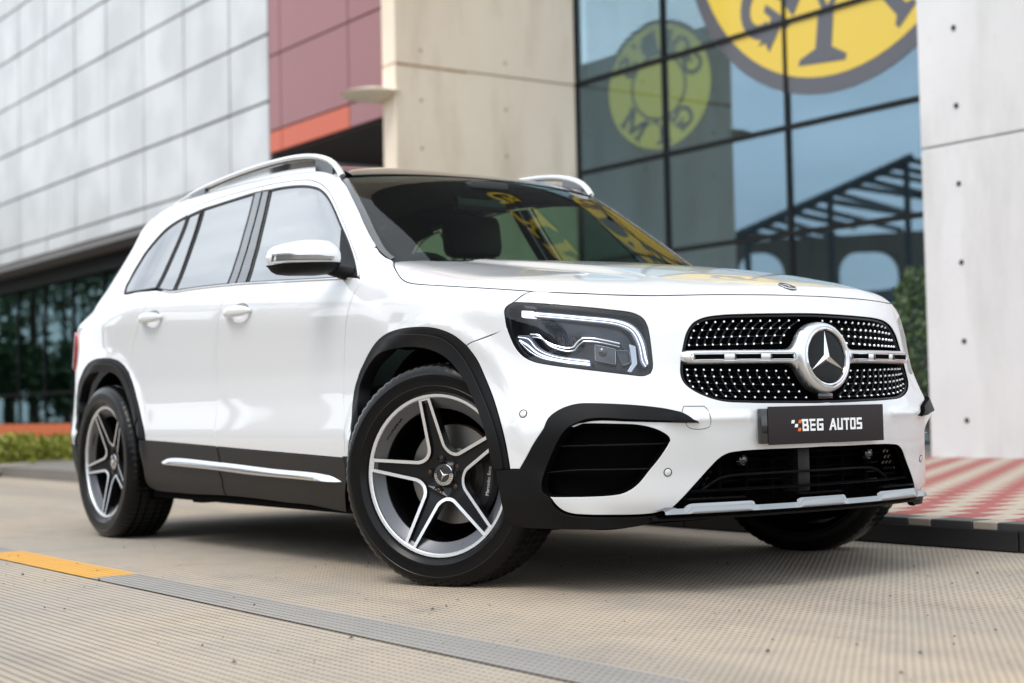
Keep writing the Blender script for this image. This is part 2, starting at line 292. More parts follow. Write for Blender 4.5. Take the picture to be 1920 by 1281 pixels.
# ---- round yellow sign on the glazing (lettering only)
M_SY = mat('sign_yellow', (.70, .50, .055), .45, coat=.3); M_SG = mat('sign_grey', (.085, .088, .105), .45, coat=.3)
def glyphs():
    g = {}
    g['Y'] = [[(-.46, .46), (-.14, .36), (.02, .02), (.26, .38), (.46, .42), (.40, .50), (.10, .52), (.08, .46), (.16, .40), (.04, .2), (-.06, .42), (.02, .5), (-.44, .56)], [(-.10, .12), (.14, .12), (.13, -.34), (.36, -.46), (.34, -.54), (-.38, -.54), (-.36, -.46), (-.12, -.34)]]
    a0, a1 = R(35), R(330); o_ = [(.40 * math.cos(t), .48 * math.sin(t)) for t in np.linspace(a0, a1, 22)]; i_ = [(.20 * math.cos(t) - .02, .30 * math.sin(t)) for t in np.linspace(a1, a0, 22)]
    g['G'] = [o_ + i_, [(.02, .02), (.52, .06), (.50, -.04), (.40, -.08), (.42, -.46), (.30, -.40), (.22, -.50), (.20, -.08), (.04, -.08)], [(.22, .20), (.50, .14), (.46, .54), (.36, .42)]]
    g['M'] = [[(-.58, -.5), (-.24, -.5), (-.24, -.42), (-.33, -.36), (-.33, .1), (-.05, -.5), (.05, -.5), (.33, .1), (.33, -.36), (.24, -.42), (.24, -.5), (.60, -.5), (.60, -.42), (.52, -.36), (.52, .36), (.60, .42), (.60, .5), (.30, .5), (0, -.12), (-.30, .5), (-.58, .5), (-.58, .42), (-.50, .36), (-.50, -.36), (-.58, -.42)]]
    g['O'] = [[(.42 * math.cos(t), .48 * math.sin(t)) for t in np.linspace(0, 2 * math.pi, 28)] + [(.22 * math.cos(t), .30 * math.sin(t)) for t in np.linspace(2 * math.pi, 0, 28)]]
    g['L'] = [[(-.36, .5), (0, .5), (0, .42), (-.08, .36), (-.08, -.34), (.24, -.34), (.34, -.18), (.42, -.2), (.38, -.5), (-.36, -.5), (-.36, -.42), (-.28, -.36), (-.28, .36), (-.36, .42)]]
    g['D'] = [[(-.40, .5), (.06, .5), (.30, .38), (.42, .14), (.42, -.14), (.30, -.38), (.06, -.5), (-.40, -.5), (-.40, -.42), (-.32, -.36), (-.32, .36), (-.40, .42)]]
    g["'"] = [[(-.08, .5), (.12, .5), (.04, .18), (-.06, .18)]]
    a = [(.34, .22), (.30, .5), (.2, .42), (.02, .5), (-.26, .42), (-.34, .24), (-.26, .06), (.06, -.10), (.14, -.22), (.04, -.34), (-.14, -.30), (-.24, -.14), (-.34, -.16), (-.34, -.5), (-.24, -.42), (-.04, -.52), (.24, -.46), (.36, -.26), (.30, -.04), (.0, .14), (-.12, .24), (-.04, .34), (.12, .32), (.24, .18)]
    g['S'] = [a]; return g
GL = glyphs()
def round_sign(name, fn, Rad, label, M_SY=M_SY, M_SG=M_SG, whole=False):
    """fn(u, v, d): sign plane to world, d = depth towards the viewer"""
    root = MB(); k = 72; poly = [(Rad * .995 * math.cos(2 * math.pi * i / k), Rad * .995 * math.sin(2 * math.pi * i / k)) for i in range(k)]
    root.prism(poly, .006, -.004, fn); o = fixn(root.build(name, M_SG, smooth=False)); o.data.materials[0] = M_SG; tag(o, label, 'sign')
    def disc(nm, r, d, m, hole=0):
        P_ = [(r * math.cos(2 * math.pi * i / k), r * math.sin(2 * math.pi * i / k)) for i in range(k + 1)]
        if hole: P_ += [(hole * math.cos(-2 * math.pi * i / k), hole * math.sin(-2 * math.pi * i / k)) for i in range(k + 1)]
        q = MB(); q.prism(P_ if hole else P_[:-1], d, d - .003, fn); return fixn(q.build(nm, m, o, smooth=False))
    disc('yellow_face', Rad * .917, .010, M_SY)
    if whole: disc('inner_ring', Rad * .50, .014, M_SG); disc('inner_face', Rad * .455, .018, M_SY)
    def lett(ch, ang, flip):
        q = MB(); h = Rad * .35; rr = Rad * .665
        for poly in GL[ch]:
            P_ = []
            for a, b in poly:
                a *= h * 1.15; b *= h
                if flip: P_.append((rr * math.cos(ang) + a * math.cos(ang + math.pi / 2) - b * math.cos(ang) * 1, rr * math.sin(ang) + a * math.sin(ang + math.pi / 2) - b * math.sin(ang)))
                else: P_.append((rr * math.cos(ang) + a * math.cos(ang - math.pi / 2) + b * math.cos(ang), rr * math.sin(ang) + a * math.sin(ang - math.pi / 2) + b * math.sin(ang)))
            q.prism(P_, .0142 + .0002 * len(q.f) / 100, .011, fn)
        fixn(q.build('letter', M_SG, o, smooth=False))
    for ch, an in zip('GYM', (R(-131), R(-95), R(-49))): lett(ch, an, True)
    for ch, an in zip("GOLD'S" if whole else '', (R(158), R(128), R(102), R(78), R(58), R(34))): lett(ch, an, False)
    return o
round_sign('round_sign', lambda u, v, d: (-7.42 + u, 9.053 - d, 6.31 + v), 2.40, 'large round yellow sign with grey lettering on the glazing beside the concrete pillar', whole=True)
ia = R(14); round_sign('round_sign', lambda u, v, d: (-12.84 - u * math.cos(ia) + d * math.sin(ia), 11.2 - u * math.sin(ia) - d * math.cos(ia), 5.18 + v), .985, 'smaller round sign, given a glow for daylight behind it, with mirrored lettering seen through the left panes', mat('sign_yellow_daylight_glow', (.6, .55, .06), .5, emit=(.62, .50, .02), es=.6), mat('sign_dark_inside', (.01, .012, .014), .5), True)  # emission stands in for daylight coming through a translucent sticker
# ---- upper storeys over the glazing, with a yellow word
M_UP = concrete('dark_cladding', (.05, .053, .058), (.065, .068, .073), (.04, .042, .045), .5)
up = wallbox('upper_storeys', (-12.0, 9.0, 8.5), (-3.98, 9.6, 24), M_UP); tag(up, 'dark upper storeys above the curtain wall carrying a yellow word', 'building')
M_LY = mat('yellow_letters', (.80, .56, .03), .4)
for i, ch in enumerate('GYM'):
    q = MB()
    for poly in GL[ch]: q.prism([(a * 1.35, b * 1.35) for a, b in poly], .06, .0, lambda u, v, d, i=i: (-8.9 + i * 1.6 + u, 8.995 - d, 11.6 + v))
    fixn(q.build('letter', M_LY, up, smooth=False))
# ---- red panel bay
M_RP = speck('dusty_red_panel', (.30, .125, .13), .08, .42, 6); M_OR = speck('orange_panel', (.58, .115, .055), .08, .45, 6); M_JD = mat('panel_joint', (.06, .025, .03), .8)
rb = empty('red_panel_bay', (-14.5, 6.7, 0)); tag(rb, 'dusty red panelled bay with an orange lower strip left of the fin wall', 'wall')
RX = [-16.16, -15.79, -13.80, -12.34]; RZ = [4.655, 5.755, 6.855, 7.955, 9.055, 10.155, 11.3, 12.4]
child(MB().box((-16.15, 6.64, 4.37), (-12.34, 6.9, 12.4)).build('backing', M_JD, smooth=False), rb)
for i in range(3):
    for j in range(7): child(MB().box((RX[i] + .012, 6.60, RZ[j] + .012), (RX[i + 1] - .012, 6.645, RZ[j + 1] - .012), bev=.004).build('panel', M_RP, smooth=False), rb)
    child(MB().box((RX[i] + .012, 6.602, 4.345), (RX[i + 1] - .012, 6.645, 4.645), bev=.004).build('panel', M_OR if i < 2 else M_RP, smooth=False), rb)
M_SOF = mat('dark_soffit', (.035, .025, .024), .8); child(MB().box((-16.15, 6.66, 4.30), (-12.34, 9.5, 4.36)).build('soffit', M_SOF, smooth=False), rb)
M_GS = concrete('grey_render', (.75, .75, .76), (.8, .8, .81), (.5, .5, .5)); M_TEAL = mat('teal_tint', (.16, .50, .55), .3)
child(MB().box((-16.6, 6.95, 0), (-16.2, 9.2, 4.29)).build('end_wall', M_GS, smooth=False), rb)
child(MB().box((-24, 9.21, 0), (-12.34, 9.4, 12)).build('rear_wall', M_SOF, smooth=False), rb)
child(MB().box((-16.19, 9.0, 0), (-12.34, 9.2, 4.29)).build('recess_wall', M_GS, smooth=False), rb)
child(MB().box((-15.0, 8.94, .2), (-12.6, 8.99, 3.7), bev=.01).build('recess_glazing', M_TEAL, smooth=False), rb)
# ---- white panelled storey
M_WP = mat('white_panel', (.66, .67, .68), .38, .1); t = NT(M_WP); ri = t.n('ObjectInfo').outputs['Random']
vs_ = t.n('Mapping'); t.l(t.pos(), vs_.inputs['Vector']); vs_.inputs['Scale'].default_value = (1, 1, .85); c_ = t.mix(t.math('ADD', t.math('MULTIPLY', ri, .22), t.math('MULTIPLY', t.ramp(t.noise(1.1, 3, .5, vs_.outputs['Vector']), [(.38, (0, 0, 0)), (.62, (1, 1, 1))]), .78)), (.47, .478, .482), (.60, .607, .61)); t.base(c_)  # noise blotches paint blobby reflections into the panel colour
t.bump(t.noise(.5, 2, .5), .12, .10)
M_PJ = mat('grey_joint', (.11, .113, .117), .7)
wb = empty('white_panelled_building', (-22, 6.5, 0)); tag(wb, 'white and grey panelled building whose upper storey overhangs dark glazing', 'building')
CX = [-16.169, -17.498, -19.22, -20.932, -22.654, -24.291, -25.96, -27.597, -29.244, -30.892, -32.54, -34.187, -35.835, -37.483]
ZR = [3.813, 4.111, 5.115, 6.104, 7.092, 8.081, 9.07, 10.058, 11.047, 12.035]
child(MB().box((-40, 6.635, 3.80), (-16.17, 6.9, 12.0)).build('backing', M_PJ, smooth=False), wb)
pm_ = {}
for i in range(len(CX) - 1):
    for j in range(len(ZR) - 1):
        w, h = CX[i] - CX[i + 1], ZR[j + 1] - ZR[j]; key = (round(w, 2), round(h, 2))
        if key not in pm_: o = MB().box((-w / 2 + .019, -.012, -h / 2 + .019), (w / 2 - .019, .02, h / 2 - .019), bev=.006).build('panel', M_WP, smooth=False); pm_[key] = o.data
        else: o = bpy.data.objects.new('panel', pm_[key]); COL.objects.link(o)
        o.location = ((CX[i] + CX[i + 1]) / 2, 6.615 + random.uniform(-.003, .003), (ZR[j] + ZR[j + 1]) / 2); o.rotation_euler = (random.uniform(-.006, .006), 0, random.uniform(-.006, .006)); child(o, wb)
child(MB().box((-40, 6.63, 3.70), (-16.18, 9.2, 3.79)).build('soffit', mat('grey_soffit', (.20, .195, .19), .8), smooth=False), wb)
child(MB().box((-40, 7.25, 3.38), (-16.18, 9.2, 3.69)).build('lintel', M_FRAME, smooth=False), wb)
M_LG = glass('shop_glass', (.25, .36, .36), 1.6, gcol=(.62, .88, .95))
LX = [-37.2 + 1.75 * i for i in range(13)]
for i in range(12):
    for z0, z1 in ((.42, 1.08), (1.13, 3.37)): child(MB().box((LX[i] + .03, 7.395, z0), (LX[i + 1] - .03, 7.405, z1)).build('pane', M_LG, smooth=False), wb)
    child(MB().box((LX[i] - .03, 7.36, .4), (LX[i] + .03, 7.42, 3.38)).build('mullion', M_FRAME, smooth=False), wb)
child(MB().box((-37.2, 7.355, 1.08), (-16.2, 7.415, 1.13)).build('transom', M_FRAME, smooth=False), wb)
child(MB().box((-40, 9.0, .0), (-16.2, 9.1, 3.68)).build('inner_wall', mat('shop_interior', (.02, .032, .032), .9), smooth=False), wb)
lw = wallbox('low_wall', (-36, 5.5, 0), (-15, 5.75, .47), speck('orange_render', (.55, .13, .04), .12, .7, 8)); tag(lw, 'low orange wall running below the dark glazing behind the hedge', 'wall')
# ---- planting bed with a kerb, hedge
KB = [(-8.2, -3.2), (-9.6, -.9), (-11.35, 1.15), (-12.0, 1.80), (-12.7, 2.62), (-13.7, 4.0), (-15.5, 5.3)]
mb = MB(); mb.tube([(x, y, .05) for x, y in KB], .075, 4, sq=(1.3, .95)); kb = mb.build('kerb', M_CRM, smooth=False); tag(kb, kind='structure')
bed = mk('planting_bed', [(x, y, .07) for x, y in KB] + [(-40, 5.5, .07), (-40, -3.2, .07)], [tuple(range(len(KB) + 2))], mat('soil', (.07, .05, .035), .95), smooth=False); tag(bed, kind='structure')
M_LEAF = mat('hedge_leaf', (.10, .16, .022), .5); t = NT(M_LEAF); t.base(t.mix(t.noise(7, 3), (.05, .09, .012), (.36, .35, .03)))
def leaves(rnd, n, fn, size, mb):
    for _ in range(n):
        c = Vector(fn(rnd)); a = Vector((rnd.uniform(-1, 1), rnd.uniform(-1, 1), rnd.uniform(-.3, 1))).normalized(); b = a.orthogonal().normalized(); b.rotate(Matrix.Rotation(rnd.uniform(0, 6.28), 3, a)); c2 = a.cross(b); s = size * rnd.uniform(.6, 1.3)
        mb.add([c - b * s, c - c2 * s * .45, c + b * s, c + c2 * s * .45], [(0, 1, 2, 3)])
def bush(root, cx, cy, rx, ry, h, n, seed, m):
    rnd = random.Random(seed); mb = MB()
    def fn(r):
        t, p, q = r.uniform(0, 6.283), r.random() ** .4, r.random(); k = 1 + .18 * math.sin(3 * t + seed) + .1 * math.sin(7 * t)
        zz = h * (.12 + .88 * q); w = (1 - .55 * max(0, q - .55) / .45 * q) * k; return (cx + rx * p * math.cos(t) * w, cy + ry * p * math.sin(t) * w, zz + r.uniform(-.03, .05))
    leaves(rnd, n, fn, .035, mb); mb.build('foliage', m, root, smooth=False)
    mb = MB()
    for _ in range(5): a = rnd.uniform(0, 6.28); mb.tube([(cx, cy, 0), (cx + math.cos(a) * rx * .3, cy + math.sin(a) * ry * .3, h * .4), (cx + math.cos(a) * rx * .6, cy + math.sin(a) * ry * .6, h * .75)], [.012, .009, .004], 5)
    mb.build('stem', mat('stem', (.10, .07, .04), .8) if not bpy.data.materials.get('stem') else bpy.data.materials['stem'], root)
hedge = empty('hedge', (-12.5, 2, .07)); tag(hedge, 'low yellow-green clipped hedge in the kerbed bed at the far left', 'hedge')
hp = np.array([(-11.05, .15), (-11.95, 1.28), (-12.55, 1.95), (-13.2, 2.7), (-14.2, 4.05)]); dd = np.r_[0, np.cumsum(np.linalg.norm(np.diff(hp, axis=0), axis=1))]
for i, s in enumerate(np.linspace(0, dd[-1], 11)):
    bush(hedge, np.interp(s, dd, hp[:, 0]) + 12.5, np.interp(s, dd, hp[:, 1]) - 2, .40, .36, .28 + .04 * math.sin(i * 2.1), 1000, i, M_LEAF)
# ---- what the glazing mirrors: buildings, a slatted canopy and trees across the forecourt
bwl = wallbox('boundary_wall', (-70, -22.5, 0), (45, -22, 4.6), concrete('grey_boundary_render', (.10, .103, .11), (.13, .133, .14), (.08, .08, .083), .3)); tag(bwl, 'long grey boundary wall across the forecourt facing the car doors', 'wall')
# slatted canopy and arcade
M_STEEL = mat('dark_steel', (.03, .032, .036), .5, .4)
beams = [((-26.52, -7.33, 5.01), (-28.29, -11.74, 4.95)), ((-26.29, -7.65, 5.18), (-28.11, -12.02, 5.16)), ((-26.05, -7.96, 5.35), (-28.56, -14.53, 5.21)), ((-25.82, -8.28, 5.52), (-27.13, -12.32, 5.28)), ((-25.59, -8.6, 5.69), (-26.69, -12.37, 5.6)), ((-25.36, -8.91, 5.86), (-27.91, -15.79, 5.8)), ((-25.13, -9.23, 6.03), (-26.07, -14.06, 5.97)), ((-24.9, -9.54, 6.2), (-27.76, -16.37, 6.27)), ((-24.66, -9.86, 6.37), (-26.48, -16.01, 6.57)), ((-24.43, -10.18, 6.54), (-24.98, -14.43, 6.32)), ((-24.2, -10.49, 6.71), (-27.32, -17.62, 7.19)), ((-23.97, -10.81, 6.88), (-24.74, -15.8, 6.75)), ((-23.74, -11.12, 7.06), (-26.3, -18.61, 7.33))]
can = empty('slatted_canopy', (-25.5, -10, 0)); tag(can, 'dark slatted steel canopy across the forecourt mirrored in the right panes', 'canopy')
for a, b in beams: child(MB().tube([a, b], .085, 4).build('slat', M_STEEL, smooth=False), can)
for a in ((-26.3, -7.7), (-25.0, -9.55), (-23.75, -11.2)): child(MB().tube([(a[0], a[1], 0), (a[0], a[1], 5.2 + (a[0] + 26.3) * .7)], .09, 8).build('post', M_STEEL), can)
child(MB().tube([(-26.7, -7.1, 4.9), (-23.6, -11.3, 7.1)], .12, 4).build('rafter', M_STEEL, smooth=False), can)
A_, B2 = Vector((-27.3, -8.07, 0)), Vector((-24.0, -12.7, 0)); ax_ = (B2 - A_).normalized(); nx_ = Vector((ax_.y, -ax_.x, 0))
def notch(s0, s1, top): r = min((s1 - s0) / 2, .6); return [(s0, 0)] + [(s0 + r - r * math.cos(t), top - r + r * math.sin(t)) for t in np.linspace(0, math.pi / 2, 7)] + [(s1 - r + r * math.sin(t), top - r + r * math.cos(t)) for t in np.linspace(0, math.pi / 2, 7)] + [(s1, 0)]
poly = [(0, 0)] + notch(.16, 1.50, 4.75) + notch(2.95, 4.68, 4.7) + [(5.7, 0), (5.7, 5.25), (0, 5.0)]
q = MB(); q.prism(poly, 0, .5, lambda u, v, d: tuple(A_ + ax_ * u + nx_ * d + Vector((0, 0, v))), back=True); arc_ = fixn(q.build('arcade_wall', concrete('brown_render', (.17, .12, .08), (.22, .16, .11), (.12, .09, .06)), smooth=False)); tag(arc_, 'brown rendered arcade wall under the slatted canopy', 'wall')
M_CROWN = mat('tree_leaf', (.05, .10, .03), .5); t = NT(M_CROWN); t.base(t.mix(t.noise(1.5, 3), (.03, .065, .018), (.09, .15, .05))); M_BARK = mat('bark', (.10, .075, .055), .9)
def tree(x, y, h, cr, seed, label, group='trees across the forecourt'):
    rnd = random.Random(seed); root = empty('broadleaf_tree', (x, y, 0)); tag(root, label, 'tree', group); mb = MB(); tips = []
    mb.tube([(0, 0, 0), (.1, .05, h * .25), (-.05, .1, h * .55), (.05, 0, h * .8)], [.20, .15, .10, .05], 8)
    for k in range(9):
        a = k * 2.4 + rnd.random(); z0 = h * rnd.uniform(.35, .7); l = cr * rnd.uniform(.5, .95); e = (l * math.cos(a), l * math.sin(a), z0 + h * rnd.uniform(.1, .3)); mb.tube([(0, 0, z0), (e[0] * .5, e[1] * .5, z0 + (e[2] - z0) * .6), e], [.07, .045, .015], 6); tips.append(e)
    tips.append((0, 0, h * .95)); mb.build('trunk', M_BARK, root); mb = MB()
    for e in tips: leaves(rnd, 260, lambda r, e=e: (e[0] + r.gauss(0, cr * .24), e[1] + r.gauss(0, cr * .24), e[2] + r.gauss(0, cr * .2)), .15, mb)
    mb.build('crown', M_CROWN, root, smooth=False)
tree(-46.9, .5, 8, 2.6, 2, 'tall broadleaf tree across the forecourt mirrored in the shop glazing'); tree(-56, -.5, 9, 3.2, 5, 'wide broadleaf tree behind the others mirrored in the shop glazing'); tree(-37.5, -1.5, 5, 1.9, 8, 'small broadleaf tree mirrored in the shop glazing nearest the overhang')
tree(-42.5, -2.2, 6.5, 2.4, 11, 'rounded broadleaf tree standing left of the palm in the shop glazing'); tree(-50.5, 3.6, 7, 2.8, 13, 'spreading broadleaf tree behind the palm in the shop glazing'); tree(-34.5, 1.2, 4.2, 1.6, 17, 'lowest broadleaf tree mirrored in the shop glazing beside the car')
for k, (x, y, hh) in enumerate(((-41, 4.3, 2.6), (-47.5, 5.2, 3.0), (-36, 3.4, 2.3), (-53, 3.0, 3.4))): tree(x, y, hh, 1.7, 60 + k, ('nearest low', 'second low', 'shortest low', 'farthest low')[k] + ' bushy tree mirrored near the foot of the shop glazing')
# palm
pt = empty('palm_tree', (-43.5, 2.7, 0)); tag(pt, 'slender palm tree across the forecourt mirrored in the shop glazing', 'tree', 'trees across the forecourt')
MB().tube([(0, 0, 0), (.05, .1, 1.5), (.2, .1, 3.2), (.3, .2, 4.6)], [.20, .15, .13, .12], 10).build('trunk', M_BARK, pt)
mb = MB()
for k in range(17):
    a = k * 2.399; up_ = .9 - .09 * k; L_ = 2.3; ca, sa = math.cos(a), math.sin(a); pts = [(.3 + ca * L_ * s, .2 + sa * L_ * s, 4.6 + up_ * L_ * s - 1.5 * s * s) for s in np.linspace(0, 1, 9)]; mb.tube(pts, [.03] * 8 + [.006], 4)
    for s in range(1, 9):
        for sg in (1, -1):
            for d in (0, .5):
                q0 = Vector(pts[s]) * (1 - d * .5) + Vector(pts[s - 1]) * d * .5; e = q0 + Vector((-sa * sg * .5 + ca * .25, ca * sg * .5 + sa * .25, -.28)); w = Vector((ca, sa, 0)) * .035; mb.add([q0 - w, q0 + w, e], [(0, 1, 2)])
mb.build('crown', M_CROWN, pt, smooth=False)

ps = empty('tall_shrub', (-5.3, 7.9, .1)); tag(ps, 'tall green shrub on the footway beside the concrete pillar and the glazing', 'plant'); bush(ps, 0, 0, .55, .5, 1.65, 2600, 31, M_CROWN)
for k, x in enumerate((-30, -19, -9, 3, 14)): tree(x + (k % 2) * 3, -27.5 - (k % 3), 7.5 + (k * 1.7) % 3, 3., 40 + k, ('first', 'second', 'third', 'fourth', 'fifth')[k] + ' unseen broadleaf tree from the left end, added for reflections in the car', 'trees added for reflections')  # unseen trees added to break up reflections in doors and windows
# ---------------------------------------------------------------- body surface (car space, metres)
def lut(knots, sig):
    k = np.array(sorted(knots), float); lo, hi = k[0, 0] - .4, k[-1, 0] + .4
    h = .002; g = np.arange(lo - 4 * sig, hi + 4 * sig, h)
    v = np.interp(g, k[:, 0], k[:, 1])
    # continue end slopes
    s0 = (k[1, 1] - k[0, 1]) / (k[1, 0] - k[0, 0]); s1 = (k[-1, 1] - k[-2, 1]) / (k[-1, 0] - k[-2, 0])
    v = np.where(g < k[0, 0], k[0, 1] + (g - k[0, 0]) * s0, v); v = np.where(g > k[-1, 0], k[-1, 1] + (g - k[-1, 0]) * s1, v)
    n = int(4 * sig / h); t = np.arange(-n, n + 1) * h; ker = np.exp(-.5 * (t / sig) ** 2); ker /= ker.sum()
    vs = np.convolve(np.pad(v, n, mode='edge'), ker, 'valid')
    return lambda q: np.interp(q, g, vs)
def sst(a, b, q):
    t = np.clip((q - a) / (b - a), 0, 1); return t * t * t * (t * (6 * t - 15) + 10)
def smax(a, b, k):
    h = np.maximum(k - np.abs(a - b), 0) / k
    return np.maximum(a, b) + h * h * h * k / 6.
PROF = lut([(.12, .80), (.20, .845), (.28, .885), (.38, .903), (.47, .911), (.52, .905), (.60, .894), (.70, .887), (.80, .890), (.88, .895), (.935, .893), (.99, .880), (1.04, .850), (1.08, .826), (1.2, .774), (1.32, .728), (1.45, .680), (1.55, .632), (1.7, .55)], .017)
PLAN = lut([(1., -.20), (.7, -.105), (.45, -.045), (.2, -.014), (0, -.002), (-.5, -.006), (-1.2, -.010), (-2.0, -.006), (-2.6, 0), (-2.9, -.004), (-3.2, -.025), (-3.5, -.070), (-3.8, -.135)], .10)
RISE = lut([(.5, -.03), (-.6, 0), (-1.4, .045), (-2.2, .085), (-2.9, .115), (-3.8, .13)], .15)
def side_S(x, z):
    zz = z - RISE(x) * sst(.62, 1.0, z) * (1 - .75 * sst(1.15, 1.5, z))
    s = PROF(zz) + PLAN(x)
    for x0 in (0., -2.829):                                     # flared lips over the wheels
        r = np.hypot(x - x0, z - .35); s = s + .011 * np.exp(-((r - .475) / .032) ** 2) * sst(.30, .45, z) * sst(1.0, .86, z)
    # greenhouse narrows towards the front corner of the roof
    s = s - .02 * sst(-1.2, -.3, x) * sst(1.05, 1.5, z) - .07 * sst(-2.4, -3.5, x) * sst(.98, 1.12, z)
    return s
F0 = lut([(.05, .70), (.2, .80), (.26, .842), (.36, .850), (.44, .868), (.50, .878), (.565, .876), (.62, .868), (.70, .858), (.78, .842), (.84, .824), (.90, .800), (.96, .77), (1.1, .70)], .018)
FC2 = lut([(.1, .26), (.3, .24), (.5, .24), (.58, .29), (.66, .35), (.8, .36), (.95, .37)], .02)
FC4 = lut([(.1, .0), (.5, .0), (.60, .10), (.72, .14), (.95, .10)], .02)
def front_F(w, z):
    led = .010 * np.exp(-((z - .512) / .014) ** 2) * sst(.62, .50, w) * (1 - sst(.34, .27, w))   # ledge under the grille
    hol = -.013 * np.exp(-((w - .565) / .045) ** 2) * sst(.55, .64, z) * sst(.90, .80, z)   # hollow between lamp and grille
    return F0(z) - FC2(z) * w ** 2 - FC4(z) * w ** 4 + led + hol
HOOD = lut([(1.0, .845), (.86, .889), (.78, .914), (.70, .936), (.55, .967), (.3, 1.009), (0, 1.048), (-.3, 1.082), (-.55, 1.118), (-.9, 1.17)], .035)
def hood_H(x, w):
    dome = .016 * sst(.50, .40, w) * sst(.80, .2, x) * (1 - .45 * sst(.0, -.5, x))            # raised centre panel
    valley = -.010 * np.exp(-((w - .20) / .13) ** 2) * sst(.8, .3, x)
    return HOOD(x) - (.075 - .045 * sst(.15, -.5, x)) * w ** 2 - .02 * w ** 4 + dome + 0 * valley
def f_low(P):
    x, y, z = P[..., 0], P[..., 1], P[..., 2]; w = np.abs(y)
    a = w - side_S(x, z); b = (x - front_F(w, z)) * .93; c = z - hood_H(x, w)
    r = (-x - rear_B(w, z)) * .95
    f = smax(a, b, .46)
    f = smax(f, c, .15)
    return smax(f, r, .30)
RB = lut([(.1, 3.58), (.2, 3.66), (.35, 3.745), (.55, 3.770), (.7, 3.755), (.85, 3.72), (.95, 3.67), (1.05, 3.59), (1.15, 3.50), (1.3, 3.41), (1.45, 3.345), (1.6, 3.28)], .04)
def rear_B(w, z):
    return RB(z) - .12 * w ** 2 - .12 * w ** 4
WS = lut([(.9, -.085), (1.09, -.36), (1.25, -.595), (1.463, -.93), (1.6, -1.16)], .05)
def wind(x, w, z):
    return (x - WS(z) + .20 * w ** 2 + .08 * w ** 4) * .56
ROOF = lut([(-.4, 1.36), (-.8, 1.462), (-.95, 1.50), (-1.1, 1.535), (-1.3, 1.57), (-1.6, 1.595), (-1.9, 1.605), (-2.3, 1.607), (-2.8, 1.590), (-3.2, 1.56), (-3.6, 1.51)], .08)
def roof(x, w, z):
    return z - (ROOF(x) + .001 - .050 * w ** 2)
def f_green(P):
    x, y, z = P[..., 0], P[..., 1], P[..., 2]; w = np.abs(y)
    a = (w - side_S(x, z)) * .94
    f = smax(a, wind(x, w, z), .10)
    f = smax(f, roof(x, w, z), .11)
    return smax(f, (-x - rear_B(w, z)) * .9, .22)
def f_ws(P):
    x, y, z = P[..., 0], P[..., 1], P[..., 2]; w = np.abs(y)
    return wind(x, w, z)
def grad(f, P, h=1e-4):
    g = np.stack([(f(P + e) - f(P - e)) for e in np.eye(3) * h], -1) / (2 * h)
    return g
def nrm(v): return v / np.maximum(np.linalg.norm(v, axis=-1, keepdims=True), 1e-12)
def march(f, O, D, t0, t1, n=200):
    """first sign change - to + ... from outside (f>0) to inside; O,D (N,3)"""
    O = np.asarray(O, float); D = np.asarray(D, float)
    ts = np.linspace(t0, t1, n); N = len(O); lo = np.full(N, np.nan); hi = np.full(N, np.nan)
    prev = f(O + D * ts[0]); done = np.zeros(N, bool)
    for i in range(1, n):
        cur = f(O + D * ts[i]); m = (~done) & (prev > 0) & (cur <= 0)
        lo[m] = ts[i - 1]; hi[m] = ts[i]; done |= m; prev = cur
    for _ in range(40):
        mid = .5 * (lo + hi); v = f(O + D * np.nan_to_num(mid)[:, None]); pos = v > 0
        lo = np.where(pos, mid, lo); hi = np.where(pos, hi, mid)
    return O + D * (.5 * (lo + hi))[:, None]
AX = -.9
# parameter spaces -> surface
def lift(f, kind, uv, sgn=-1):
    uv = np.asarray(uv, float); n = len(uv)
    if kind == 'side':   # (x,z)
        O = np.stack([uv[:, 0], np.full(n, sgn * 1.4), uv[:, 1]], 1); D = np.tile([0, -sgn, 0.], (n, 1)); return march(f, O, D, 0, 1.3)
    if kind == 'top':    # (x,y)
        O = np.stack([uv[:, 0], uv[:, 1], np.full(n, 2.)], 1); D = np.tile([0, 0, -1.], (n, 1)); return march(f, O, D, 0, 1.6)
    if kind == 'front':  # (y,z)
        O = np.stack([np.full(n, 1.6), uv[:, 0], uv[:, 1]], 1); D = np.tile([-1., 0, 0], (n, 1)); return march(f, O, D, 0, 3.5, 350)
    if kind == 'wrap':   # (theta,z), theta measured from +x about (AX,0)
        d = np.stack([np.cos(uv[:, 0]), np.sin(uv[:, 0]), np.zeros(n)], 1)
        O = np.stack([np.full(n, AX), np.zeros(n), uv[:, 1]], 1) + d * 2.2; return march(f, O, -d, 0, 2.0)
def drop(kind, P):
    P = np.asarray(P)
    if kind == 'side': return P[:, [0, 2]]
    if kind == 'top': return P[:, [0, 1]]
    if kind == 'front': return P[:, [1, 2]]
    if kind == 'wrap': return np.stack([np.arctan2(P[:, 1], P[:, 0] - AX), P[:, 2]], 1)
def smin(a, b, k): return -smax(-a, -b, k)
def f_body(P): return smin(f_low(P), f_green(P), .04)
CZ = .75
_lift0, _drop0 = lift, drop
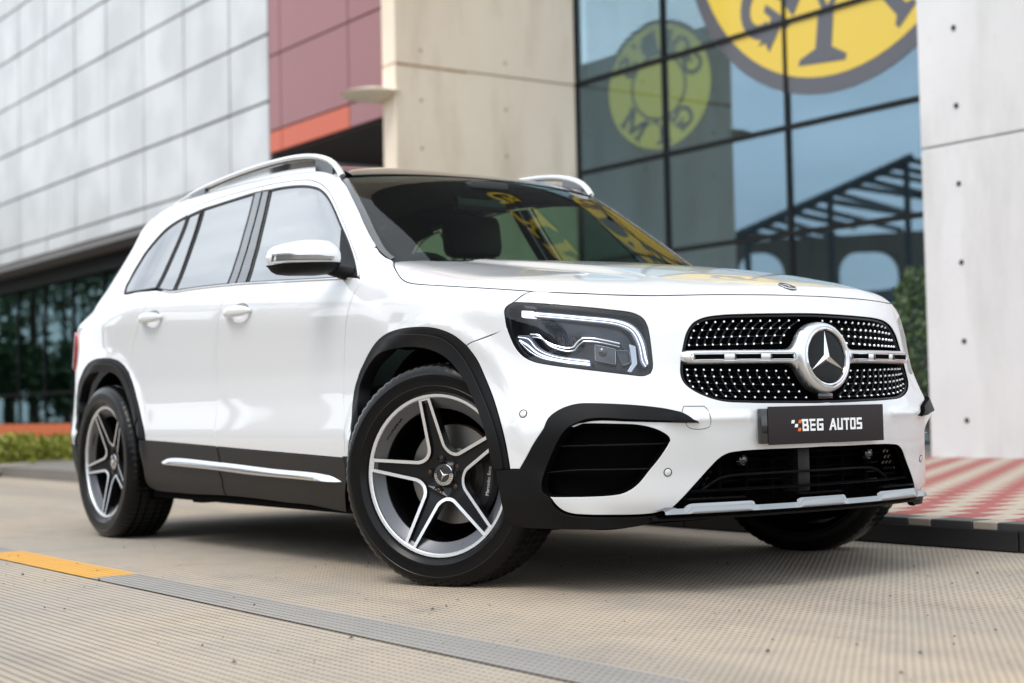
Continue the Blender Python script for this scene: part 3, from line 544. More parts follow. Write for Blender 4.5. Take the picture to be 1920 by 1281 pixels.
def lift(f, kind, uv, sgn=-1):
    uv = np.asarray(uv, float); n = len(uv)
    if kind == 'cyl':    # (x, phi*.95): rays round a lengthwise axis at (y=0,z=CZ); phi from horizontal, right side
        ph = uv[:, 1] / .95; d = np.stack([np.zeros(n), sgn * np.cos(ph), np.sin(ph)], 1)
        O = np.stack([uv[:, 0], np.zeros(n), np.full(n, CZ)], 1) + d * 1.4
        return march(f, O, -d, 0, 1.25, 70)
    if kind == 'wrap':
        d = np.stack([np.cos(uv[:, 0] / 1.5), np.sin(uv[:, 0] / 1.5), np.zeros(n)], 1)
        O = np.stack([np.full(n, AX), np.zeros(n), uv[:, 1]], 1) + d * 2.2
        return march(f, O, -d, 0, 2.0, 90)
    return _lift0(f, kind, uv, sgn)
def drop(kind, P):
    P = np.asarray(P)
    if kind == 'cyl': return np.stack([P[:, 0], .95 * np.arctan2(P[:, 2] - CZ, np.abs(P[:, 1]))], 1)
    if kind == 'wrap': return np.stack([1.5 * np.arctan2(P[:, 1], P[:, 0] - AX), P[:, 2]], 1)
    return _drop0(kind, P)
# outlines of the panels, in the body-surface coordinates above
D = {
 'hood_line': [(-0.4489,-0.7416),(-0.4005,-0.7721),(-0.3145,-0.8136),(-0.2549,-0.8374),(-0.2008,-0.8519),(-0.1527,-0.8569),(-0.0866,-0.8571),(-0.0027,-0.8533),(0.1593,-0.8384),(0.2943,-0.811),(0.4042,-0.7702),(0.4809,-0.7265),(0.5626,-0.6599),(0.6137,-0.6049),(0.6692,-0.5232),(0.7042,-0.447),(0.7309,-0.3624),(0.759,-0.2222),(0.773,-0.0726),(0.7742,0.0382)],
 'fender': [(-1.7736,0.398),(-1.7736,0.4089),(-1.7775,0.5026),(-1.8044,0.6158),(-1.8051,0.7296),(-1.789,0.8056),(-1.7708,0.8561),(-1.752,0.8921),(-1.7277,0.9277),(-1.7034,0.964),(-1.68,0.9966),(-1.6799,1.008),(-1.7207,1.0386),(-1.8065,1.093),(-1.8182,1.1046),(-1.806,1.1241),(-1.7803,1.1367),(-1.7459,1.1454),(-1.6856,1.1222),(-1.6257,1.1023),(-1.5745,1.0906),(-1.5428,1.0815),(-1.4948,1.063),(-1.4205,1.0323),(-1.3716,1.0086),(-1.3253,0.9896),(-1.2803,0.9786),(-1.2173,0.9693),(-1.1404,0.9601),(-1.0043,0.9423),(-0.8948,0.9268),(-0.8002,0.9128),(-0.8279,0.9005),(-0.8537,0.8808),(-0.8731,0.87),(-0.8815,0.8571),(-0.8805,0.8332),(-0.8757,0.7985),(-0.9192,0.7856),(-0.9721,0.7699),(-0.9909,0.7643),(-1.0089,0.7555),(-1.0503,0.7864),(-1.0888,0.8041),(-1.1402,0.8183),(-1.2206,0.8262),(-1.3268,0.8263),(-1.4155,0.8157),(-1.4914,0.7936),(-1.5574,0.7594),(-1.6291,0.706),(-1.6877,0.6439),(-1.7052,0.577),(-1.6982,0.5397),(-1.6844,0.4863),(-1.7361,0.4024)],
 'bumper_outer': [(-1.0089,0.7555),(-0.9909,0.7643),(-0.9721,0.7699),(-0.9192,0.7856),(-0.8757,0.7985),(-0.8805,0.8332),(-0.8815,0.8571),(-0.8731,0.87),(-0.8537,0.8808),(-0.8279,0.9005),(-0.8002,0.9128),(-0.7265,0.904),(-0.6358,0.8958),(-0.5703,0.8902),(-0.4827,0.8862),(-0.4076,0.8868),(-0.328,0.8885),(-0.1997,0.8902),(-0.0651,0.8913),(0.0342,0.8914)],
 'bumper_arch': [(-1.0089,0.7554),(-0.9741,0.7102),(-0.9496,0.6589),(-0.923,0.5915),(-0.9045,0.5254),(-0.8902,0.4603),(-0.882,0.4084),(-0.8778,0.3758)],
 'blade_u': [(-0.8778,0.3759),(-0.85,0.3762),(-0.8331,0.4081),(-0.8118,0.4513),(-0.7877,0.4907),(-0.7664,0.5267),(-0.7428,0.546),(-0.7199,0.557),(-0.6919,0.5639),(-0.6513,0.5634),(-0.5844,0.5583),(-0.5306,0.552),(-0.4815,0.5425),(-0.4545,0.5319),(-0.4398,0.5217),(-0.4063,0.5054)],
 'blade_l': [(-0.4531,0.5063),(-0.5079,0.5095),(-0.5894,0.5142),(-0.6293,0.5176),(-0.6559,0.5179),(-0.6802,0.5149),(-0.6993,0.5081),(-0.7186,0.4987)],
 'frame_i': [(-0.7354,0.4833),(-0.7467,0.4637),(-0.7606,0.4308),(-0.7748,0.3911),(-0.7871,0.3548),(-0.7918,0.3317),(-0.7897,0.3086),(-0.7744,0.2949)],
 'lip_b': [(-0.7744,0.2949),(-0.7602,0.2723),(-0.7432,0.2556),(-0.7209,0.2457),(-0.6846,0.2414),(-0.6128,0.2386),(-0.5557,0.238),(-0.513,0.2406),(-0.4908,0.2466)],
 'lip_d': [(-0.7744,0.2929),(-0.7615,0.2695),(-0.7444,0.2522),(-0.7208,0.2417),(-0.6845,0.2368),(-0.6124,0.2336),(-0.5551,0.2332),(-0.5179,0.2354),(-0.4995,0.2381)],
 'vent': [(-0.7186,0.4987),(-0.7021,0.5062),(-0.6806,0.5083),(-0.6169,0.5061),(-0.5633,0.5021),(-0.5281,0.493),(-0.5003,0.4792),(-0.4831,0.464),(-0.4799,0.4541),(-0.4852,0.4411),(-0.5065,0.4024),(-0.5307,0.367),(-0.5525,0.3348),(-0.5717,0.3157),(-0.5938,0.3031),(-0.6213,0.2978),(-0.6713,0.2955),(-0.7744,0.2949)],
 'intake_s': [(-0.4927,0.2463),(-0.471,0.2519),(-0.4435,0.2809),(-0.4014,0.3301),(-0.3625,0.3753),(-0.3432,0.3959),(-0.3192,0.4099),(-0.2766,0.4156),(-0.2143,0.4176),(-0.0704,0.4178)],
 'corn_b': [(-0.497,0.2202),(-0.5513,0.2028),(-0.6408,0.1979),(-0.7651,0.198),(-0.8388,0.1992),(-0.8745,0.2115),(-0.8946,0.2248),(-0.9039,0.2781)],
 'headlight': [(-0.8535,0.8809),(-0.8731,0.87),(-0.8812,0.8571),(-0.8805,0.8332),(-0.876,0.8039),(-0.8653,0.7718),(-0.851,0.7396),(-0.8319,0.7152),(-0.8061,0.6984),(-0.765,0.6863),(-0.6991,0.6734),(-0.6354,0.6622),(-0.5725,0.6514),(-0.5242,0.6456),(-0.5077,0.6524),(-0.5008,0.6676),(-0.4995,0.7112),(-0.5011,0.7627),(-0.5048,0.7964),(-0.5137,0.8175),(-0.5351,0.8322),(-0.602,0.8456),(-0.69,0.8596),(-0.7816,0.8723)],
 'grille': [(0.0399,0.8311),(-0.0889,0.8307),(-0.2165,0.8273),(-0.295,0.8239),(-0.3521,0.8153),(-0.3833,0.8),(-0.4042,0.7732),(-0.4185,0.7313),(-0.4286,0.6857),(-0.4327,0.6441),(-0.4266,0.6212),(-0.4095,0.6019),(-0.3785,0.5823),(-0.3314,0.5661),(-0.258,0.56),(-0.1387,0.5563),(-0.0203,0.5544)],
 'drl_t': [(-0.8068,0.8551),(-0.6856,0.838),(-0.5729,0.8208),(-0.537,0.8044),(-0.5192,0.7778),(-0.5089,0.7385),(-0.5038,0.6893),(-0.5158,0.6742),(-0.5237,0.6872),(-0.5289,0.7391),(-0.5442,0.7809),(-0.5753,0.7998),(-0.687,0.8196),(-0.8065,0.8363)],
 'drl_a': [(-0.8408,0.8586),(-0.8068,0.8551),(-0.8066,0.835),(-0.8416,0.8384)],
 'drl_b': [(-0.856,0.7796),(-0.8232,0.7765),(-0.8019,0.7439),(-0.7599,0.7184),(-0.6614,0.6989),(-0.6602,0.6808),(-0.7377,0.694),(-0.7885,0.7066),(-0.8244,0.7266),(-0.8463,0.754)],
 'brow': [(-0.8206,0.7816),(-0.7962,0.7777),(-0.7776,0.7584),(-0.7498,0.744),(-0.718,0.7361),(-0.702,0.7393),(-0.6902,0.7544),(-0.6763,0.7655),(-0.6452,0.763),(-0.5793,0.7466)],
 'proj': [(-0.646,0.7449),(-0.5926,0.7302),(-0.5953,0.6864),(-0.6471,0.6984)],
 'proj2': [(-0.5905,0.7275),(-0.5531,0.7253),(-0.5511,0.6904),(-0.5766,0.6846)],
 'hlsilv': [(-0.5494,0.7447),(-0.5335,0.7392),(-0.5328,0.6875),(-0.5559,0.6609),(-0.5649,0.6624),(-0.5467,0.6878)],
 'tow': [(-0.4392,0.5531),(-0.3858,0.5518),(-0.3758,0.539),(-0.375,0.5077),(-0.3751,0.4921),(-0.3879,0.4862),(-0.4253,0.4873),(-0.4387,0.497),(-0.4453,0.5377)],
 'sensor1': [(-0.8374,0.5413)],
 'sensor2': [(-0.4817,0.3613)],
 'studs': [(-0.3685,0.8018),(-0.3431,0.8048),(-0.3172,0.807),(-0.2909,0.8085),(-0.2638,0.8097),(-0.2361,0.8106),(-0.208,0.8111),(-0.178,0.8117),(-0.1463,0.8124),(-0.1146,0.8131),(-0.0811,0.8135),(-0.0454,0.8144),(-0.3826,0.7798),(-0.3593,0.7815),(-0.3357,0.7828),(-0.3116,0.7843),(-0.2863,0.7854),(-0.2606,0.7861),(-0.2348,0.7869),(-0.2081,0.7873),(-0.1796,0.7878),(-0.1499,0.7884),(-0.1191,0.789),(-0.0873,0.7897),(-0.3929,0.7579),(-0.3712,0.7584),(-0.3488,0.7589),(-0.3256,0.7595),(-0.3016,0.7605),(-0.2771,0.7612),(-0.2518,0.7619),(-0.226,0.7626),(-0.1992,0.7634),(-0.171,0.7642),(-0.1413,0.7651),(-0.1104,0.7656),(-0.4007,0.7361),(-0.3789,0.7362),(-0.3567,0.7363),(-0.3345,0.7368),(-0.3113,0.737),(-0.2875,0.7376),(-0.2633,0.7378),(-0.2382,0.7385),(-0.2123,0.7392),(-0.1849,0.7403),(-0.156,0.7411),(-0.126,0.7423),(-0.4134,0.663),(-0.3907,0.6626),(-0.368,0.6618),(-0.3442,0.661),(-0.3203,0.6603),(-0.2952,0.6595),(-0.2692,0.6584),(-0.2419,0.6577),(-0.2136,0.657),(-0.1843,0.6559),(-0.1538,0.6552),(-0.1221,0.6545),(-0.4129,0.647),(-0.39,0.645),(-0.3664,0.6431),(-0.3423,0.6415),(-0.318,0.6403),(-0.2925,0.6392),(-0.2658,0.638),(-0.2379,0.6372),(-0.2091,0.6364),(-0.1788,0.6357),(-0.1474,0.6349),(-0.1151,0.6338),(-0.41,0.6298),(-0.3862,0.6271),(-0.3622,0.6247),(-0.3374,0.6223),(-0.3124,0.6203),(-0.2861,0.6187),(-0.2587,0.6175),(-0.2307,0.6167),(-0.2005,0.6155),(-0.1691,0.6147),(-0.1365,0.6138),(-0.1029,0.613),(-0.4035,0.613),(-0.3796,0.6079),(-0.3542,0.6044),(-0.3286,0.6012),(-0.3023,0.5988),(-0.2754,0.5968),(-0.2465,0.5955),(-0.2174,0.5946),(-0.1863,0.5937),(-0.1537,0.5927),(-0.1205,0.5922),(-0.0855,0.5917),(-0.3949,0.5972),(-0.3692,0.591),(-0.3434,0.5859),(-0.3164,0.5827),(-0.289,0.5802),(-0.2601,0.5785),(-0.2308,0.5772),(-0.1996,0.5758),(-0.1677,0.5748),(-0.1345,0.5738),(-0.0994,0.5732),(-0.0637,0.5726)],
 'archf_o': [(-1.7361,0.4024),(-1.6844,0.4863),(-1.6982,0.5397),(-1.7052,0.577),(-1.6877,0.6439),(-1.6291,0.706),(-1.5574,0.7594),(-1.4914,0.7936),(-1.4155,0.8157),(-1.3268,0.8263),(-1.2206,0.8262),(-1.1402,0.8183),(-1.0888,0.8041),(-1.0503,0.7864),(-1.0089,0.7554),(-0.9741,0.7102),(-0.9496,0.6589),(-0.923,0.5915),(-0.9045,0.5254),(-0.8902,0.4603),(-0.882,0.4084),(-0.8778,0.3758)],
 'archf_m': [(-1.6644,0.4863),(-1.6632,0.5396),(-1.6807,0.5842),(-1.6439,0.6803),(-1.5586,0.7447),(-1.4836,0.7805),(-1.3983,0.8021),(-1.3096,0.8084),(-1.2232,0.8065),(-1.1535,0.7988),(-1.1051,0.7866),(-1.0612,0.762),(-1.0206,0.7226),(-0.9899,0.6773),(-0.9609,0.6192),(-0.9337,0.5555),(-0.9148,0.4962),(-0.9001,0.4343),(-0.8927,0.376)],
 'archf_i': [(-1.666,0.3801),(-1.6337,0.4534),(-1.6245,0.5394),(-1.6261,0.5763),(-1.6267,0.6354),(-1.6017,0.672),(-1.5489,0.7112),(-1.4787,0.7419),(-1.4008,0.7587),(-1.327,0.7655),(-1.2658,0.7658),(-1.1961,0.7597),(-1.1427,0.7476),(-1.0991,0.73),(-1.0677,0.7096),(-1.038,0.6794),(-1.0137,0.6479),(-0.9908,0.6035),(-0.9688,0.5562),(-0.9482,0.4965),(-0.9357,0.4408),(-0.9298,0.4081),(-0.9186,0.3756)],
 'archr_o': [(-3.2482,0.4274),(-3.2543,0.4911),(-3.3576,0.5896),(-3.3716,0.6643),(-3.3406,0.7234),(-3.2548,0.7754),(-3.1505,0.816),(-3.0411,0.8337),(-2.8903,0.8374),(-2.749,0.8305),(-2.6647,0.8171),(-2.5949,0.7916),(-2.5376,0.7579),(-2.4872,0.7068),(-2.4316,0.6383),(-2.3755,0.562),(-2.32,0.478),(-2.3103,0.4552)],
 'archr_i': [(-3.2205,0.4276),(-3.2347,0.4911),(-3.2396,0.5791),(-3.2782,0.6381),(-3.2355,0.6963),(-3.1806,0.7341),(-3.0813,0.7605),(-3.0045,0.7726),(-2.9009,0.775),(-2.8048,0.771),(-2.7118,0.7587),(-2.6498,0.7339),(-2.6017,0.696),(-2.5476,0.6448),(-2.4871,0.5809),(-2.4283,0.518),(-2.3686,0.465),(-2.3529,0.4032),(-2.3722,0.2775)],
 'door_f': [(-0.4996,1.0225),(-0.4821,1.008),(-0.4785,0.9966),(-0.4882,0.964),(-0.5021,0.9277),(-0.5186,0.8921),(-0.5322,0.8561),(-0.546,0.8056),(-0.5581,0.7296),(-0.5556,0.6158),(-0.5313,0.5026),(-0.529,0.4089),(-0.5295,0.398),(-0.8854,0.4089),(-1.2647,0.4201),(-1.5932,0.431),(-1.5826,0.431),(-1.5938,0.4631),(-1.606,0.5043),(-1.6051,0.5547),(-1.6248,0.7276),(-1.6175,0.8183),(-1.5995,0.9126),(-1.5735,0.9801),(-1.5447,1.0432),(-1.5182,1.0871),(-1.3971,1.0742),(-0.9348,1.0489),(-0.6799,1.0347)],
 'door_r': [(-1.5182,1.0871),(-1.5447,1.0432),(-1.5735,0.9801),(-1.5995,0.9126),(-1.6175,0.8183),(-1.6248,0.7276),(-1.6051,0.5547),(-1.606,0.5043),(-1.5938,0.4631),(-1.5826,0.431),(-1.9052,0.4417),(-2.3147,0.4537),(-2.32,0.478),(-2.3755,0.562),(-2.4316,0.6383),(-2.4872,0.7068),(-2.5376,0.7579),(-2.5376,0.758),(-2.4972,0.8755),(-2.4226,0.9629),(-2.3608,1.0308),(-2.325,1.0905),(-2.3092,1.1159),(-2.2071,1.1034),(-2.1011,1.092),(-1.9055,1.0901),(-1.7207,1.0862),(-1.5761,1.0817)],
 'frame_f': [(-0.5198,0.3133),(-0.5895,0.381),(-0.5775,0.3671),(-0.6122,0.4006),(-0.717,0.4911),(-0.8228,0.5816),(-0.9209,0.6571),(-1.001,0.7126),(-1.058,0.7431),(-1.1192,0.7664),(-1.1887,0.7855),(-1.2645,0.7992),(-1.3535,0.808),(-1.441,0.8132),(-1.5299,0.8177),(-1.6562,0.8222),(-1.6483,0.8009),(-1.5757,0.7966),(-1.5021,0.7949),(-1.4007,0.7891),(-1.3204,0.7823),(-1.2389,0.7721),(-1.1638,0.7583),(-1.1001,0.742),(-1.0457,0.7203),(-0.9877,0.6881),(-0.9081,0.6323),(-0.8214,0.5636),(-0.7095,0.4742),(-0.5219,0.3035)],
 'frame_r': [(-1.6629,0.8222),(-1.791,0.822),(-1.965,0.8215),(-2.2513,0.8131),(-2.3963,0.8006),(-2.3827,0.7705),(-2.3633,0.7717),(-2.2203,0.7866),(-2.1021,0.7908),(-1.9402,0.796),(-1.7233,0.8012),(-1.6549,0.8001)],
 'side_low': [(-0.5895,0.381),(-0.5775,0.3671),(-0.6122,0.4006),(-0.717,0.4911),(-0.8228,0.5816),(-0.9209,0.6571),(-1.001,0.7126),(-1.058,0.7431),(-1.1192,0.7664),(-1.1887,0.7855),(-1.2645,0.7992),(-1.3535,0.808),(-1.441,0.8132),(-1.5299,0.8177),(-1.6562,0.8222),(-1.791,0.822),(-1.965,0.8215),(-2.2513,0.8131),(-2.3963,0.8006),(-2.3887,0.7707),(-2.4543,0.7617),(-2.5305,0.7483),(-2.5952,0.732),(-2.654,0.7073),(-2.7066,0.6759),(-2.7498,0.637),(-2.7701,0.5808),(-2.7795,0.5172),(-2.7678,0.4509),(-2.7069,0.3985),(-2.4891,0.3877),(-2.3092,0.3814),(-2.325,0.3519),(-2.3608,0.2887),(-2.4226,0.2209),(-2.4972,0.1322),(-2.5376,0.0085),(-2.5949,0.0439),(-2.6647,0.0705),(-2.749,0.0845),(-2.8903,0.0922),(-3.0411,0.0899),(-3.1505,0.0718),(-3.2548,0.0281),(-3.3406,-0.0298),(-3.3716,-0.096),(-3.3576,-0.1765),(-3.2543,-0.2701)],
 'pillar_edge': [(-1.0617,0.822),(-1.0455,0.8154),(-0.9689,0.772),(-0.8852,0.7135),(-0.7939,0.6451),(-0.688,0.5583),(-0.6231,0.5058),(-0.5832,0.4735),(-0.5447,0.4457),(-0.5104,0.4271),(-0.4826,0.4177)],
 'seal_seam': [(-0.5993,0.3955),(-0.5983,0.4223),(-0.5905,0.4441),(-0.5807,0.4658)],
 'opening': [(-2.7069,0.3985),(-2.7678,0.4509),(-2.7795,0.5172),(-2.7701,0.5808),(-2.7498,0.637),(-2.7066,0.6759),(-2.654,0.7073),(-2.5952,0.732),(-2.5305,0.7483),(-2.4543,0.7617),(-2.3633,0.7717),(-2.2203,0.7866),(-2.1021,0.7908),(-1.9402,0.796),(-1.7233,0.8012),(-1.5757,0.7966),(-1.5021,0.7949),(-1.4007,0.7891),(-1.3204,0.7823),(-1.2389,0.7721),(-1.1638,0.7583),(-1.1001,0.742),(-1.0457,0.7203),(-0.9877,0.6881),(-0.9081,0.6323),(-0.8214,0.5636),(-0.7095,0.4742),(-0.5184,0.3033),(-0.6818,0.3075),(-0.936,0.3212),(-1.3985,0.3461),(-1.5789,0.3541),(-1.9086,0.3598),(-2.1042,0.3594),(-2.2105,0.3713),(-2.2984,0.3891),(-2.4911,0.3893)],
 'win_f': [(-1.5574,0.7891),(-1.4932,0.7894),(-1.3961,0.7843),(-1.3163,0.7776),(-1.2354,0.7676),(-1.1612,0.7538),(-1.1035,0.7384),(-1.0516,0.7175),(-0.9941,0.6864),(-0.9137,0.6301),(-0.8271,0.5616),(-0.7158,0.4728),(-0.5288,0.3052),(-0.6872,0.3135),(-0.7896,0.3201),(-0.9394,0.3279),(-1.0969,0.3371),(-1.4031,0.3526)],
 'win_r': [(-2.2064,0.7799),(-2.0909,0.7844),(-1.9321,0.79),(-1.7156,0.7959),(-1.5861,0.3612),(-1.7285,0.3646),(-1.9131,0.367),(-2.0934,0.3669)],
 'win_x': [(-2.351,0.7649),(-2.239,0.777),(-2.1146,0.3684),(-2.215,0.3786),(-2.3064,0.3969)],
 'win_q': [(-2.3719,0.7649),(-2.4442,0.7571),(-2.5187,0.7433),(-2.5823,0.7263),(-2.6403,0.7015),(-2.6921,0.6699),(-2.7337,0.63),(-2.7552,0.5748),(-2.7655,0.5113),(-2.7585,0.4497),(-2.7101,0.4021),(-2.4954,0.3968),(-2.3285,0.398)],
 'trim_bf': [(-1.6326,0.7948),(-1.5807,0.7906),(-1.4255,0.3548),(-1.5024,0.3571)],
 'trim_br': [(-1.706,0.7963),(-1.6503,0.7958),(-1.5174,0.3575),(-1.5748,0.3595)],
 'sill': [(-2.3614,0.4564),(-2.3147,0.4537),(-1.9052,0.4417),(-1.5932,0.431),(-1.2647,0.4201),(-0.8854,0.4089),(-0.5335,0.3982),(-0.5448,0.3225),(-0.6289,0.2047),(-0.6927,0.2083),(-0.8985,0.2211),(-1.0818,0.2228),(-1.3666,0.2305),(-1.6039,0.2318),(-2.0254,0.2277),(-2.3432,0.2382),(-2.3836,0.2577)],
 'sill_seam': [(-1.5808,0.4288),(-1.5643,0.3763),(-1.5917,0.3345),(-1.5758,0.2979),(-1.5944,0.2602),(-1.5983,0.2319)],
 'strip': [(-2.1671,0.3629),(-2.0881,0.3777),(-1.5883,0.3691),(-1.0898,0.3508),(-0.7287,0.3413),(-0.63,0.3313),(-0.5775,0.3153),(-0.6368,0.3129),(-0.9153,0.3183),(-1.2954,0.3256),(-1.6012,0.3375),(-2.0518,0.3489),(-2.1467,0.3533)],
 'sail': [(-0.8029,0.5417),(-0.5248,0.3049),(-0.6741,0.3128)],
 'handle_f': [(-1.5112,0.9526),(-1.4591,0.992),(-1.2956,0.981),(-1.2757,0.9402),(-1.3994,0.9183)],
 'handle_r': [(-2.3785,0.9867),(-2.267,1.0107),(-2.1443,1.003),(-2.1424,0.9681),(-2.2961,0.9535)],
 'fuel': [(-2.8067,0.8896)]}
# ------------------------------------------------------------ panels trimmed out of the body surface
def resample(P, step, closed=False):
    P = np.asarray(P, float)
    if closed: P = np.vstack([P, P[:1]])
    d = np.r_[0, np.cumsum(np.linalg.norm(np.diff(P, axis=0), axis=1))]
    n = max(2, int(round(d[-1] / step)) + 1); t = np.linspace(0, d[-1], n)
    Q = np.stack([np.interp(t, d, P[:, i]) for i in range(P.shape[1])], 1)
    return Q[:-1] if closed else Q
def catmull(P, step):
    P = np.asarray(P, float)
    if len(P) < 3: return resample(P, step)
    A = np.vstack([2 * P[0] - P[1], P, 2 * P[-1] - P[-2]]); out = []
    for i in range(1, len(A) - 2):
        p0, p1, p2, p3 = A[i - 1], A[i], A[i + 1], A[i + 2]
        k = lambda a, b: max(np.linalg.norm(b - a), 1e-9) ** .5
        t0 = 0; t1 = t0 + k(p0, p1); t2 = t1 + k(p1, p2); t3 = t2 + k(p2, p3)
        for t in np.linspace(t1, t2, 12, endpoint=False):
            a1 = (t1 - t) / (t1 - t0) * p0 + (t - t0) / (t1 - t0) * p1; a2 = (t2 - t) / (t2 - t1) * p1 + (t - t1) / (t2 - t1) * p2; a3 = (t3 - t) / (t3 - t2) * p2 + (t - t2) / (t3 - t2) * p3
            b1 = (t2 - t) / (t2 - t0) * a1 + (t - t0) / (t2 - t0) * a2; b2 = (t3 - t) / (t3 - t1) * a2 + (t - t1) / (t3 - t1) * a3
            out.append((t2 - t) / (t2 - t1) * b1 + (t - t1) / (t2 - t1) * b2)
    out.append(P[-1]); return resample(out, step)
def smooth_loop(P, step=.008, corner=38):
    P = np.asarray(P, float); keep = np.linalg.norm(P - np.roll(P, 1, 0), axis=1) > 1.5e-3; P = P[keep]; n = len(P)
    a = P - np.roll(P, 1, 0); b = np.roll(P, -1, 0) - P
    ang = np.degrees(np.abs(np.arctan2(a[:, 0] * b[:, 1] - a[:, 1] * b[:, 0], (a * b).sum(1))))
    cs = list(np.where(ang > corner)[0])
    if len(cs) < 2:
        Q = np.vstack([P[-3:], P, P[:3]]) if not cs else None
        if Q is not None:
            C = catmull(np.vstack([P[-2:], P, P[:3]]), step / 3)
            # cut the overlap
            i0 = np.argmin(np.linalg.norm(C[:len(C) // 3] - P[0], axis=1)); i1 = len(C) // 2 + np.argmin(np.linalg.norm(C[len(C) // 2:] - P[0], axis=1))
            return resample(C[i0:i1], step, False)[:-1] if False else resample(C[i0:i1], step, True)
        cs = [cs[0], (cs[0] + n // 2) % n]; cs.sort()
    out = []
    for i, c in enumerate(cs):
        e = cs[(i + 1) % len(cs)]; idx = [(c + k) % n for k in range(((e - c) % n or n) + 1)]
        out.append(catmull(P[idx], step)[:-1])
    return np.vstack(out)
def open_curve(P, step=.01, corner=38):
    P = np.asarray(P, float); a = P[1:-1] - P[:-2]; b = P[2:] - P[1:-1]
    ang = np.degrees(np.abs(np.arctan2(a[:, 0] * b[:, 1] - a[:, 1] * b[:, 0], (a * b).sum(1)))) if P.shape[1] == 2 else np.zeros(len(a))
    cs = [0] + [i + 1 for i in np.where(ang > corner)[0]] + [len(P) - 1]; o = []
    for s, e in zip(cs[:-1], cs[1:]): o.append(catmull(P[s:e + 1], step)[:-1])
    return np.vstack(o + [P[-1:]])
def area2(P): return .5 * np.sum(P[:, 0] * np.roll(P[:, 1], -1) - np.roll(P[:, 0], -1) * P[:, 1])
def inset(P, d):
    """move a loop inwards (d>0) whatever its winding"""
    s = np.sign(area2(P)); t = np.roll(P, -1, 0) - np.roll(P, 1, 0); t /= np.maximum(np.linalg.norm(t, axis=1, keepdims=True), 1e-9)
    return P + s * d * np.stack([-t[:, 1], t[:, 0]], 1)
def inside(Q, loop):
    x, y = Q[:, 0][:, None], Q[:, 1][:, None]; a = loop; b = np.roll(loop, -1, 0); r = np.zeros(len(Q), bool)
    for i in range(0, len(Q), 4000):
        xs, ys = x[i:i + 4000], y[i:i + 4000]; c = (a[:, 1] > ys) != (b[:, 1] > ys)
        with np.errstate(divide='ignore', invalid='ignore'): xi = (b[:, 0] - a[:, 0]) * (ys - a[:, 1]) / (b[:, 1] - a[:, 1]) + a[:, 0]
        r[i:i + 4000] = (np.sum(c & (xs < xi), 1) % 2) == 1
    return r
def tri_region(loops, grid):
    B = np.vstack(loops); lo, hi = B.min(0), B.max(0)
    xs = np.arange(lo[0], hi[0], grid); ys = np.arange(lo[1], hi[1], grid * .866)
    G = np.array([(x + (grid / 2 if j % 2 else 0), y) for j, y in enumerate(ys) for x in xs])
    if len(G):
        m = inside(G, loops[0])
        for h in loops[1:]: m &= ~inside(G, h)
        G = G[m]
        if len(G):
            d = np.full(len(G), 9.)
            for i in range(0, len(G), 1000): d[i:i + 1000] = np.min(np.linalg.norm(G[i:i + 1000, None] - B[None], axis=2), 1)
            G = G[d > grid * .45]
    pts = np.vstack([B, G]) if len(G) else B; edges = []; k = 0
    for l in loops: n = len(l); edges += [(k + i, k + (i + 1) % n) for i in range(n)]; k += n
    vo, eo, fo, ov, oe, of = delaunay_2d_cdt([Vector(q) for q in pts], edges, [], 0, 1e-6)
    V = np.array([tuple(q) for q in vo]); F = np.array([tuple(q) for q in fo]); c = V[F].mean(1)
    m = inside(c, loops[0])
    for h in loops[1:]: m &= ~inside(c, h)
    F = F[m]; a = V[F]; cr_ = (a[:, 1, 0] - a[:, 0, 0]) * (a[:, 2, 1] - a[:, 0, 1]) - (a[:, 2, 0] - a[:, 0, 0]) * (a[:, 1, 1] - a[:, 0, 1])
    ok = np.abs(cr_) > 1e-10; F = F[ok]; F[cr_[ok] < 0] = F[cr_[ok] < 0][:, ::-1]
    return V, F
def lift_n(f, kind, uv, off, sgn=-1):
    P = lift(f, kind, uv, sgn); bad = np.isnan(P).any(1)
    if bad.any():
        good = ~bad
        for i in np.where(bad)[0]: P[i] = P[good][np.argmin(np.linalg.norm(uv[good] - uv[i], axis=1))]
    n = nrm(grad(f, P)); return P + n * (off(P)[:, None] if callable(off) else off), n
